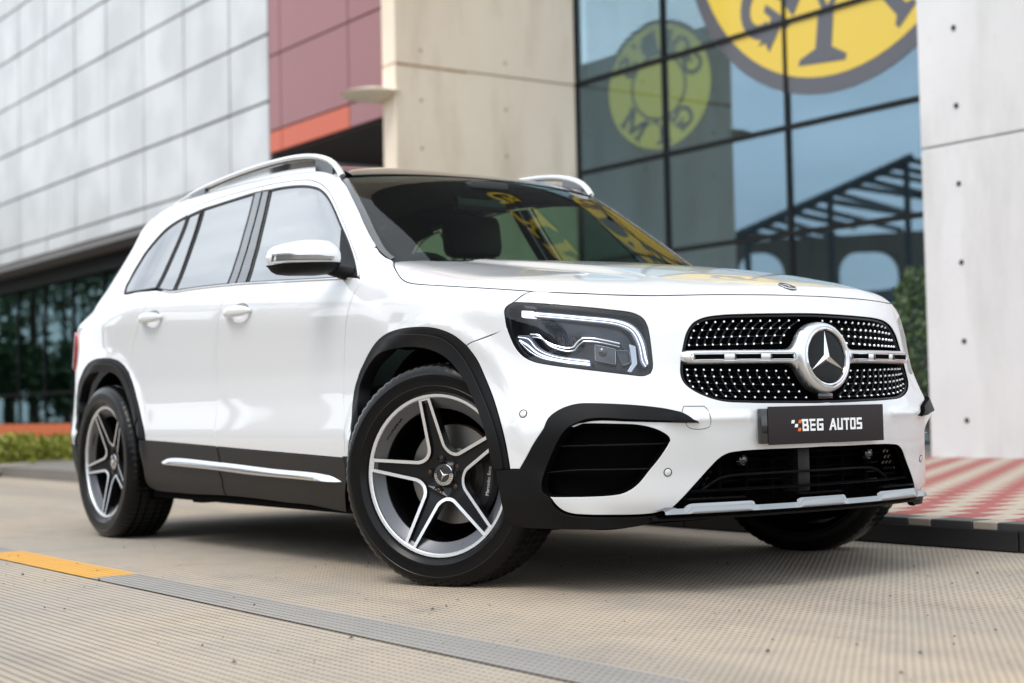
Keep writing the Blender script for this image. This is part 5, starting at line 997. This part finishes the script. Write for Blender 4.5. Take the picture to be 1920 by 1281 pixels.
rear_sheet('rear_valance', np.linspace(-.76, .76, 40), np.linspace(.18, .398, 14), CLAD, car, .002)
for sgn in (-1, 1):
    tl = [(-3.475, .815), (-3.43, .80), (-3.385, .84), (-3.345, .915), (-3.345, .965), (-3.39, .985), (-3.44, .96)]
    o = panel('tail_lamp', fb, 'side', [tl], REDL, car, off=.010, gap=0, grid=.02, depth=.02)[0]
    if sgn > 0: o.data.transform(Matrix.Scale(-1, 4, (0, 1, 0))); o.data.flip_normals()
    rear_sheet('lamp_wrap', np.linspace(sgn * .55, sgn * .80, 10), np.linspace(.80, .95, 8), REDL, o, .006)
vl = [(-3.46, .43), (-3.27, .43), (-3.22, .30), (-3.20, .20), (-3.40, .20), (-3.45, .30)]
panel('rear_corner_cladding', fb, 'side', [vl], CLAD, car, off=.002, sym=True, grid=.03)
# ---- roof, windscreen
yy = np.linspace(-.560, .560, 15); front_e = [(-1.058 + .01 * (1 - (y / .6) ** 2), y) for y in yy]; rear_e = [(-3.05 - .08 * (1 - (y / .6) ** 2), y) for y in yy[::-1]]
side_l = [(x, .560) for x in np.linspace(-1.2, -2.9, 8)]; side_r = [(x, -.560) for x in np.linspace(-2.9, -1.2, 8)]
rf = panel('roof', f_green, 'top', [front_e + side_l + rear_e + side_r], GBLACK, car, grid=.04, gap=.002, depth=.02)[0]
pw = lift_n(f_body, 'cyl', pe, 0.)[0]; pil = pw[:, [1, 2]]
top = [(-.594, 1.468), (-.463, 1.482), (-.297, 1.495), (-.125, 1.504), (0, 1.507)]
wl = np.vstack([[[0, 1.06], [-.35, 1.055], [-.66, 1.05], [-.715, 1.07]], pil[::-1][:-2], top])
ws = panel('windscreen', f_green, 'front', [full(wl)], WSG, car, off=-.003, gap=.003, depth=.006, grid=.035)[0]
po = pil[1:]; d_ = np.gradient(po, axis=0); d_ /= np.linalg.norm(d_, axis=1, keepdims=True); nn2 = np.stack([-d_[:, 1], d_[:, 0]], 1); nn2 *= np.sign(nn2[:, :1])
frit = np.vstack([po, (po + nn2 * .020)[::-1]])
panel('windscreen_moulding', f_green, 'front', [frit], GBLACK, car, off=.002, sym=True, gap=.0, depth=.012, grid=.02)
def ws_strip(name, pts, m, off, rad): b, n = lift_n(f_green, 'front', np.array(pts, float), off); return MB().tube(b, rad, 6, sq=(1.6, .5)).build(name, m, ws)
tl2 = np.vstack([np.array(top), mir(top)[::-1][1:]])
b, n = lift_n(f_green, 'front', open_curve(tl2, .03), -.004); b2, n2 = lift_n(f_green, 'front', open_curve(tl2, .03) + [0, -.030], -.004)
k = len(b); mk('windscreen_band', np.vstack([b, b2]) , [(i, i + 1, k + i + 1, k + i) for i in range(k - 1)], TRIMM, ws)
# wipers at the foot of the screen
for y0, y1 in ((-.60, .05), (-.02, .55)):
    b, n = lift_n(f_green, 'front', np.array([(y0 + (y1 - y0) * t, 1.070 + .006 * math.sin(t * 3.1)) for t in np.linspace(0, 1, 12)]), .012); MB().tube(b, .006, 6).build('wiper', CLAD, car)
# ---- side glass
def both_glass(name, key, m_r, m_l):
    o = panel(name, fb, 'cyl', [D[key]], m_r, car, off=-.004, gap=.001, depth=.004, grid=.04, sym=True); o[1].data.materials[0] = m_l
    for q, s in zip(o, (1, -1)):
        b, n = lift_n(fb, 'cyl', smooth_loop(D[key], .012), -.003); MB().tube(b * [1, s, 1], .0045, 6, closed=True).build('window_seal', SEAL, q)
    return o
both_glass('front_window', 'win_f', SIDEG, FARG); both_glass('rear_window_glass', 'win_r', SIDEG, FARG); both_glass('rear_fixed_glass', 'win_x', SIDEG, FARG); both_glass('quarter_window', 'win_q', SIDEG, FARG)
for k in ('trim_bf', 'trim_br'): panel('pillar_trim', fb, 'cyl', [D[k]], GBLACK, car, off=-.001, sym=True, gap=.001, grid=.03)
# chrome strip along the belt line
belt = np.array([(-.545, 1.028)] + [tuple(q) for q in D['door_f'][::-1][:3]] + [tuple(q) for q in D['door_r'][::-1][:5]])
b, n = lift_n(fb, 'side', open_curve(belt, .03, 80), .002)
for s in (1, -1): MB().tube(b * [1, s, 1], .0042, 6).build('belt_strip', CHROME, car)
# ---- sills
sills = panel('sill', fb, 'side', [D['sill']], SILLM, car, off=.003, sym=True, back=DARK, grid=.025, depth=.03)
groove('sill_seam', fb, 'side', D['sill_seam'], DARK, sills[0], .0022, off=.003); 
b, n = lift_n(fb, 'side', open_curve(D['sill_seam'], .01), .003); MB().tube(b * [1, -1, 1], .0022, 5).build('sill_seam', DARK, sills[1])
su = open_curve(D['strip'][:7], .02, 80); sdn = open_curve(np.vstack([D['strip'][6:], D['strip'][:1]])[::-1], .02, 80)
tt = np.linspace(0, 1, 60); su = np.stack([np.interp(tt, np.linspace(0, 1, len(su)), su[:, k]) for k in (0, 1)], 1); sdn = np.stack([np.interp(tt, np.linspace(0, 1, len(sdn)), sdn[:, k]) for k in (0, 1)], 1)
sdn[:, 0] = su[:, 0]; sdn[:, 1] = np.interp(su[:, 0], *open_curve(np.vstack([D['strip'][6:], D['strip'][:1]])[::-1], .02, 80).T)
rowsS = []; en = np.sqrt(np.clip(np.minimum(tt / .06, (1 - tt) / .06), 0, 1))
for fr, of in ((0, .001), (.12, .006), (.45, .0125), (.8, .0175), (.93, .015), (1., .003)):
    b, n = lift_n(fb, 'side', su + (sdn - su) * fr, .0); rowsS.append(b + n * (of * en + .0035)[:, None])
vS = np.vstack(rowsS); fS = [(i * 60 + j, i * 60 + j + 1, (i + 1) * 60 + j + 1, (i + 1) * 60 + j) for i in range(5) for j in range(59)]
for s in (1, -1): fixn(mk('sill_strip', vS * [1, s, 1], fS, CHROME, car, auto=60))
# ---- door handles
def handle(cx, cz, par, sgn):
    ts = np.linspace(-1, 1, 21); b, n = lift_n(fb, 'side', np.array([(cx + .118 * t, cz + .004) for t in ts]), .0); P_ = []; rad = []
    for i, t in enumerate(ts): P_.append((b[i] + n[i] * (.006 + .026 * (1 - abs(t) ** 2.2))) * [1, sgn, 1]); rad.append(.0215 * max(.12, 1 - abs(t) ** 3) ** .6)
    MB().tube(P_, rad, 12, sq=(.62, 1.)).build('handle', PAINT, par)
    k = 28; rows = []
    for q in (1., .92, .8, .6, .35, .01):
        a = np.linspace(0, 2 * math.pi, k, endpoint=False); uv = np.stack([cx + .010 + .081 * q * np.cos(a), cz - .001 + .038 * q * np.sin(a)], 1); b, n = lift_n(fb, 'side', uv, .0); rows.append((b - n * .030 * (1 - q ** 2.4)) * [1, sgn, 1])
    v = np.vstack(rows); f = [(i * k + j, i * k + (j + 1) % k, (i + 1) * k + (j + 1) % k, (i + 1) * k + j) for i in range(5) for j in range(k)]
    fixn(mk('handle_cup', v, f, PAINT, par))
for q, s in zip(df, (1, -1)): handle(-1.395, .957, q, s)
for q, s in zip(dr, (1, -1)): handle(-2.265, .985, q, s)
# fuel flap ring
groove('fuel_flap', fb, 'side', [(-2.80 + .085 * math.cos(t), .905 + .075 * math.sin(t)) for t in np.linspace(0, 2 * math.pi, 16, endpoint=False)], mat('flap_gap', (.5, .5, .5), .8), car, .0008, closed=True)
# ---- mirrors
mtop = lambda t: float(np.interp(t, [0, .03, .08, .16, .28, .42, .6, .8, .9, .96, .99, 1], [.45, .70, .86, .97, 1., .99, .91, .74, .60, .43, .25, .05]))
mbot = lambda t: float(np.interp(t, [0, .1, .3, .7, .86, .94, .98, 1], [.75, .88, .97, 1., .93, .74, .45, .05]))
def mirror(sgn):
    par = empty('tmp'); bpy.data.objects.remove(par)
    def shell(z0, z1, name, m, par, grow=0.):
        v = []; f = []; nu, nv = 28, 18
        for i in range(nu + 1):
            t = i / nu; yo = -.888 - .212 * t                                   # inner -> outer end
            e = mtop(t); eb = mbot(t)
            for j in range(nv + 1):
                a = math.pi * j / nv; zz = -math.cos(a); xx = math.sin(a) ** .85
                top_ = .068 * e if zz > 0 else .062 * eb
                x = -.660 + .02 * (1 - t) + (xx * (.105 * e + .012) + grow) - .07 * t * t; z = 1.100 + .004 * t + zz * (top_ + grow)
                z = min(max(z, z0), z1); v.append((x, sgn * yo * -1 if False else yo * sgn, z))
        for i in range(nu):
            for j in range(nv): q = (i * (nv + 1) + j, (i + 1) * (nv + 1) + j, (i + 1) * (nv + 1) + j + 1, i * (nv + 1) + j + 1); f.append(q if sgn > 0 else q[::-1])
        for i in (0, nu): f.append(tuple(i * (nv + 1) + j for j in range(nv + 1)))
        f += [(i * (nv + 1), i * (nv + 1) + nv, (i + 1) * (nv + 1) + nv, (i + 1) * (nv + 1)) for i in range(nu)]
        return mk(name, v, f, m, par, auto=50)
    base = shell(1.081, 1.3, 'door_mirror', PAINT, car)
    shell(0, 1.0785, 'mirror_underside', CLAD, base)
    # indicator strip
    def mpt(t, dz):
        e = mtop(t); yo = -.888 - .212 * t
        zz = dz / (.068 * e); zz = max(-1, min(1, zz)); xx = math.sin(math.acos(-zz)) ** .85
        return Vector((-.660 + .02 * (1 - t) + xx * (.105 * e + .012) - .07 * t * t + .0025, yo * sgn, 1.100 + .004 * t + dz))
    ts = np.linspace(.22, .985, 26); v = []
    for t in ts:
        h = .0022 + .0075 * sst(.30, .5, t) * .55 + .008 * sst(.70, .86, t); zc = -.0065 - .001 * t
        v += [mpt(t, zc - .004 * sst(.2, .35, t) - .002), mpt(t, zc + h)]
    o = mk('indicator', v, [(2 * i, 2 * i + 2, 2 * i + 3, 2 * i + 1) for i in range(len(ts) - 1)], LAMPS, base); fixn(o)
    MB().tube([mpt(t, -.0125) + Vector((.0005, 0, 0)) for t in np.linspace(.25, .985, 20)], .0013, 5).build('indicator_edge', GBLACK, base)
    MB().tube([mpt(t, -.0045 + .0022 + .0075 * sst(.30, .5, t) * .55 + .008 * sst(.70, .86, t)) for t in np.linspace(.22, .985, 20)], .0011, 5).build('indicator_edge', GBLACK, base)
    # arm and sail
    mb = MB(); mb.tube([(-.585, sgn * -.83, 1.045), (-.600, sgn * -.86, 1.050), (-.615, sgn * -.90, 1.062), (-.63, sgn * -.93, 1.075)], [.034, .032, .030, .028], 14, sq=(1.0, .75)).build('mirror_arm', CLAD, base)
    return base
mirror(1); fm_ = mirror(-1)
# the far mirror is folded back against its window
pv = Vector((-.60, .90, 1.1)); fm_.matrix_world = Matrix.Translation(pv + Vector((-.03, -.03, -.03))) @ Matrix.Rotation(R(62), 4, 'Z') @ Matrix.Translation(-pv)
sail = D['sail']
panel('mirror_sail', fb, 'cyl', [sail], CLAD, car, off=.003, sym=True, gap=0, grid=.03)
# ---- roof rails
RL = [(-1.045, -.612, 1.478), (-1.075, -.613, 1.512), (-1.115, -.614, 1.540), (-1.18, -.615, 1.565), (-1.27, -.615, 1.586), (-1.41, -.615, 1.603), (-1.6, -.615, 1.612), (-1.8, -.615, 1.614), (-2.07, -.613, 1.609), (-2.36, -.610, 1.594), (-2.57, -.605, 1.572), (-2.72, -.602, 1.548), (-2.81, -.600, 1.520)]
for s in (1, -1):
    rl = [(a, b * s, c - .005) for a, b, c in open_curve(np.array(RL), .04)]
    rr_ = MB().tube(rl, .0118, 10, sq=(1.2, 1.)).build('roof_rail', mat('rail_silver', (.80, .81, .82), .25, .65) if s == 1 else bpy.data.materials['rail_silver'], car)
    MB().tube([(a, b, c - .011) for a, b, c in rl[2:-2]], .008, 6).build('rail_channel', GBLACK, rr_)
    for a0, a1 in ((-1.10, -1.24), (-2.30, -2.46), (-2.66, -2.76)):
        xs = np.linspace(a0, a1, 6); zr = np.interp(-xs, [-q[0] for q in RL], [q[2] for q in RL]); zb = [float(lift(f_green, 'top', np.array([(x, -.612)]))[0, 2]) for x in xs]
        v = []; 
        for x, z1, z0 in zip(xs, zr, zb): v += [(x, s * -.602, z0 - .02), (x, s * -.626, z0 - .02), (x, s * -.622, z1 - .004), (x, s * -.606, z1 - .004)]
        f = [(i * 4 + j, i * 4 + (j + 1) % 4, (i + 1) * 4 + (j + 1) % 4, (i + 1) * 4 + j) for i in range(5) for j in range(4)] + [(0, 1, 2, 3), (23, 22, 21, 20)]
        fixn(mk('rail_foot', v, f, GBLACK, rr_, auto=30))
# ---- wheel wells and underbody
wells = []
for x0 in (0., -2.829):
    for s in (-1, 1):
        mb = MB(); n = 30; v = []; f = []
        for i in range(n + 1):
            a = math.pi * (-.12 + 1.24 * i / n); c, q = math.cos(a) * .435, math.sin(a) * .435
            v += [(x0 + c, s * (.855 if x0 < -1 else .855 - .09 * max(0., c / .435)), .345 + q), (x0 + c, s * .50, .345 + q)]
        f = [(2 * i, 2 * i + 1, 2 * i + 3, 2 * i + 2) for i in range(n)]
        f.append(tuple(2 * i + 1 for i in range(n + 1))); mb.add(v, f).build('wheel_well', DARK, car)
mb = MB(); mb.box((-3.45, -.58, .18), (.40, .58, .34)); mb.box((-2.38, -.85, .20), (-.46, .85, .33)); mb.box((-3.55, -.70, .26), (-3.28, .70, .40)); mb.box((.41, -.46, .235), (.66, .46, .31)); mb.build('underbody', DARK, car, smooth=False)
MB().box((-2.08, -.80, .185), (-1.98, -.72, .215), bev=.004).build('jacking_point', DARK, car)
# ---- wheels: local axis -Y points out of the car
def wheel_parts():
    W_ = {}
    # tyre
    Rt = .359; hw = .117; prof = [(.2595, -.086), (.2612, -.098), (.2635, -.106), (.268, -.112), (.280, -.1195), (.2815, -.1212), (.2845, -.1214), (.286, -.1206), (.300, -.1225), (.318, -.1215), (.3195, -.1226), (.3225, -.1218), (.324, -.1200), (.334, -.116), (.345, -.108), (.352, -.100), (.3555, -.088)]
    tread = [(.357, -.082), (.357, -.066), (.349, -.064), (.349, -.056), (.3585, -.054), (.359, -.030), (.351, -.028), (.351, -.020), (.359, -.018), (.359, .018), (.351, .020), (.351, .028), (.359, .030), (.3585, .054), (.349, .056), (.349, .064), (.357, .066), (.357, .082)]
    pr = prof + tread + [(a, -b) for a, b in prof[::-1]]; n = 216; v = []; k = len(pr)
    for i in range(n):
        an = 2 * math.pi * i / n; c, s = math.cos(an), math.sin(an); notch = (i % 3 == 0)
        for j, (r, a) in enumerate(pr):
            rr = r
            if notch and (14 <= j <= 18 or k - 19 <= j <= k - 15): rr -= .0032
            if notch and (j in (21, 22, 25, 26, 29, 30)): rr -= .003
            v.append((rr * c, a, rr * s))
    v = [(x, y, max(z, -.3505)) for x, y, z in v]
    f = [(i * k + j, i * k + j + 1, ((i + 1) % n) * k + j + 1, ((i + 1) % n) * k + j) for i in range(n) for j in range(k - 1)]
    mb = MB(); mb.add(v, f)
    W_['tyre'] = (mb, RUB, 28)
    # barrel with polished lip and the grey inner band
    mb = MB(); mb.lathe([(.238, .10), (.232, .06), (.222, .0), (.214, -.045), (.212, -.070)], 72, mi=0); mb.lathe([(.212, -.070), (.2135, -.0735), (.240, -.0905), (.2465, -.0935)], 72, mi=1); mb.lathe([(.2465, -.0935), (.2475, -.1005), (.250, -.1035), (.2585, -.1045), (.2606, -.1020), (.2606, -.09)], 72, mi=2)
    W_['wheel'] = (mb, [RIMD, RIMG, MACH], 25)
    # one spoke: dark channel between two machined edges; wheel-plane coords (a along radius up, b sideways)
    def dish(r): return -.096 + .040 * (1 - min(1., max(0., (r - .045) / .20))) ** 1.6
    def fn(u, v_, d): r = math.hypot(u, v_); return (u, dish(r) + d, v_)          # wheel plane X-Z, outwards = -Y
    rimr = .2475; hwid = .0215; sw = .0105
    e0 = np.array([hwid, math.sqrt(rimr ** 2 - hwid ** 2)]); b36 = R(54); bis = np.array([math.cos(b36), math.sin(b36)]); per = np.array([-bis[1], bis[0]])
    apl = bis * .086 + per * .021; apm = bis * .083
    # rounded corner between edge line and apex flat
    def rc(p, c, q, r, n=6):
        a = (p - c) / np.linalg.norm(p - c); b = (q - c) / np.linalg.norm(q - c); A = c + a * r; B = c + b * r
        return [((1 - t) ** 2 * A + 2 * t * (1 - t) * c + t * t * B) for t in np.linspace(0, 1, n)]
    edge = [e0] + rc(e0, apl, apm, .016) + [apm]               # window-side border of the strip, rim -> bisector
    edge = np.array(edge); tn = np.gradient(edge, axis=0); tn /= np.linalg.norm(tn, axis=1, keepdims=True); nr = np.stack([tn[:, 1], -tn[:, 0]], 1)
    if nr[0][0] > 0: nr = -nr
    inn = edge + nr * sw; inn[-1] = bis * (.083 - sw); inn[0] = (hwid - sw, math.sqrt(rimr ** 2 - (hwid - sw) ** 2))
    strip = [tuple(q) for q in edge] + [tuple(q) for q in inn[::-1]]
    mb = MB()
    for s in (1, -1): mb.prism([(s * a, b) for a, b in strip], -.0045, .030, fn, mi=1, mi_side=0)
    core = [tuple(q) for q in inn] + [tuple(bis * .040), (0, .046), (-bis[0] * .040, bis[1] * .040)] + [(-q[0], q[1]) for q in inn[::-1]]
    mb.prism(core, .0065, .030, fn, mi=0)
    mb.prism([(-hwid + sw, .2425), (hwid - sw, .2425), (hwid - sw, .2485), (-hwid + sw, .2485)], -.0040, .01, fn, mi=1)
    W_['spoke'] = (mb, [RIMD, MACH], 20)
    # hub
    mb = MB(); mb.lathe([(.0001, -.052), (.036, -.053), (.040, -.050), (.046, -.052), (.049, -.046), (.075, -.044), (.080, -.03), (.08, .03)], 40); W_['hub'] = (mb, RIMD, 30)
    mb = MB(); mb.lathe([(.0001, -.064), (.0215, -.0640), (.0225, -.0625)], 40, mi=0); mb.lathe([(.0225, -.0625), (.0235, -.0650), (.0335, -.0640), (.0355, -.062), (.036, -.052)], 40, mi=1); W_['centre_cap'] = (mb, [GBLACK, CHROME], 25)
    mb = MB()
    for q in range(3):
        a = R(115 + 120 * q)
        for s in (1, -1):
            a2 = a + s * R(60); mb.add([(0, -.0672, 0), (math.cos(a) * .0215, -.0645, math.sin(a) * .0215), (math.cos(a2) * .0032, -.0643, math.sin(a2) * .0032)], [(0, 1, 2) if s > 0 else (0, 2, 1)])
    W_['cap_star'] = (mb, MACH, None)
    mb = MB()
    for q in range(26):                                       # laurel ring of the cap
        a = 2 * math.pi * q / 26
        for rr, wd in ((.0265, .0016), (.0305, .0016)):
            c, s_ = math.cos(a + (.06 if rr > .028 else 0)), math.sin(a + (.06 if rr > .028 else 0)); t = (-s_, c)
            mb.add([(c * (rr - .001) + t[0] * wd, -.0652, s_ * (rr - .001) + t[1] * wd), (c * (rr - .001) - t[0] * wd, -.0652, s_ * (rr - .001) - t[1] * wd), (c * (rr + .0012) - t[0] * wd, -.0650, s_ * (rr + .0012) - t[1] * wd), (c * (rr + .0012) + t[0] * wd, -.0650, s_ * (rr + .0012) + t[1] * wd)], [(0, 1, 2, 3)])
    W_['cap_laurel'] = (mb, GBLACK, None)
    mb = MB(); mb.lathe([(.0001, -.0585), (.0055, -.0585), (.0078, -.057), (.0085, -.050)], 12, mi=0); mb.lathe([(.0086, -.0545), (.0130, -.0552), (.0138, -.0585), (.0150, -.0585), (.0158, -.052)], 18, mi=1); W_['wheel_bolt'] = (mb, [mat('bolt_bronze', (.07, .045, .03), .45, .7), RIMD], 30)
    mb = MB(); mb.lathe([(.075, -.02), (.085, .004), (.160, .004), (.1615, .006)], 56, mi=0); mb.lathe([(.1615, .006), (.162, .010), (.162, .026), (.160, .028)], 56, mi=1); W_['brake_disc'] = (mb, [DISCM, RUST], 30)
    mb = MB(); mb.lathe([(.0001, .088), (.20, .090), (.243, .103)], 48); W_['blackout_disc'] = (mb, DARK, 30)  # added black disc hiding the bright open barrel, stands for the shade inside
    # caliper: block hugging the disc
    n = 14; v = []; f = []
    for i in range(n + 1):
        a = R(-38 + 76 * i / n)
        for r, y in ((.118, -.012), (.128, -.022), (.160, -.024), (.176, -.012), (.180, .02)): v.append((r * math.cos(a), y, r * math.sin(a)))
    f = [(i * 5 + j, i * 5 + j + 1, (i + 1) * 5 + j + 1, (i + 1) * 5 + j) for i in range(n) for j in range(4)] + [(0, 1, 2, 3, 4), tuple(n * 5 + j for j in (4, 3, 2, 1, 0))]
    mb = MB(); mb.add(v, f); W_['brake_caliper'] = (mb, CALM, 40)
    tv, tf = text_mesh('Mercedes Benz', .017, 0, 0); mb = MB(); mb.add([(.146 - y, -.0255, x * .9) for x, y, z in tv], tf); W_['caliper_lettering'] = (mb, WHITE_PRINT, None)
    mb = MB(); mb.lathe([(.0001, -.0), (.004, .0), (.0045, .018), (.003, .024)], 10, 'z'); W_['valve'] = (mb, RUST, 30)
    # raised script on the band
    tv, tf = text_mesh('///AMG', .028, .0005, .0008, 1.05); mb = MB(); mb.add([(x, z, y) for x, y, z in tv], tf); W_['rim_lettering'] = (mb, GBLACK, None)
    return W_
WP = wheel_parts(); WMESH = {}
def wpart(kind, par):
    mb, m, au = WP[kind]
    if kind not in WMESH:
        o = mb.build(kind, m, par, smooth=au is not None, auto=au or 30); fixn(o) if kind not in ('tyre',) else None; WMESH[kind] = o.data
    else:
        o = bpy.data.objects.new(kind, WMESH[kind]); COL.objects.link(o); o.parent = par
    return o
def wheel(x, y, rz, phase, cal):
    w = wpart('wheel', car); w.location = (x, y, .3505); w.rotation_euler = (0, 0, rz)
    wpart('tyre', w); wpart('blackout_disc', w); wpart('hub', w); wpart('brake_disc', w)
    c = wpart('brake_caliper', w); c.rotation_euler = (0, cal, 0); c = wpart('caliper_lettering', w); c.rotation_euler = (0, cal, 0)
    for k in range(5):
        o = wpart('spoke', w); o.rotation_euler = (0, -(phase + k * 2 * math.pi / 5), 0)
        a = phase + R(36 + 90) + k * 2 * math.pi / 5 + R(0); o = wpart('wheel_bolt', w); o.location = (.056 * math.cos(a + R(36)), 0, .056 * math.sin(a + R(36)))
    for kk in ('centre_cap', 'cap_star', 'cap_laurel'): o = wpart(kk, w); o.rotation_euler = (0, -phase, 0)
    a = phase + R(90 - 171); o = wpart('valve', w); o.matrix_local = Matrix.Translation((.226 * math.cos(a), -.083, .226 * math.sin(a))) @ Matrix.Rotation(math.pi / 2 - a, 4, 'Y') @ Matrix.Rotation(R(-60), 4, 'X')
    a = phase + R(90 + 38); o = wpart('rim_lettering', w); o.matrix_local = Matrix.Translation((.2285 * math.cos(a), -.0845, .2285 * math.sin(a))) @ Matrix.Rotation(math.pi / 2 - a, 4, 'Y') @ Matrix.Rotation(R(-30), 4, 'X')
    return w
ST = R(25.8)
wheel(0, -.803, ST, R(10.3), R(8)); wheel(-2.829, -.8035, 0, R(27.7), R(180)); wheel(0, .803, ST + math.pi, R(40), R(180)); wheel(-2.829, .8035, math.pi, R(0), 0)
# ---- cabin
cab = MB().box((-3.2, -.72, .30), (-.35, .72, .36)).build('cabin_floor', TRIMM, car, smooth=False)
b = MB(); b.tube([(-.62, y, .985) for y in np.linspace(-.70, .70, 9)], .14, 12, sq=(1.9, .75)).build('dashboard', TRIMM, car)
def seat(x, y, nm='seat'):
    s = MB().box((x - .25, y - .25, .50), (x + .27, y + .25, .66), bev=.06).build(nm, SEATM, car)
    o = MB().box((-.09, -.25, 0), (.07, .25, .62), bev=.055).build('seat_back', SEATM, s); o.location = (x - .25, y, .60); o.rotation_euler = (0, R(-14), 0)
    o = MB().box((-.06, -.145, 0), (.05, .145, .20), bev=.045).build('headrest', SEATM, s); o.location = (x - .42, y, 1.24); o.rotation_euler = (0, R(-8), 0)
    for d in (-.06, .06): MB().tube([(x - .40, y + d, 1.16), (x - .43, y + d, 1.30)], .007, 6).build('headrest_post', CHROME, s)
seat(-1.18, -.37); seat(-1.18, .37)
for y in (-.45, 0, .45): seat(-2.1, y, 'rear_seat')
sw_ = MB(); sw_.tube([(0, .185 * math.cos(t), .185 * math.sin(t)) for t in np.linspace(0, 2 * math.pi, 28, endpoint=False)], .016, 8, closed=True); sw_.box((-.02, -.18, -.02), (.0, .18, .02), bev=.008); sw_.box((-.02, -.02, -.18), (0, .02, .02), bev=.008)
o = sw_.build('steering_wheel', TRIMM, car); o.location = (-.90, -.37, .98); o.rotation_euler = (0, R(22), 0)
rl_ = MB(); 
xs = np.linspace(-1.10, -3.0, 12); ys = np.linspace(-.56, .56, 9)
v = [(x, y, float(ROOF(x)) - .03 - .065 * y * y) for x in xs for y in ys]; f = [(i * 9 + j, i * 9 + j + 1, (i + 1) * 9 + j + 1, (i + 1) * 9 + j) for i in range(11) for j in range(8)]
mk('roof_liner', v, f, LINER, car)
MB().box((-1.02, -.12, 1.36), (-.98, .12, 1.42), bev=.012).build('rear_view_mirror', GBLACK, car)
MB().box((-1.08, -.09, 1.44), (-.92, .09, 1.475), bev=.01).build('sensor_housing', TRIMM, car)
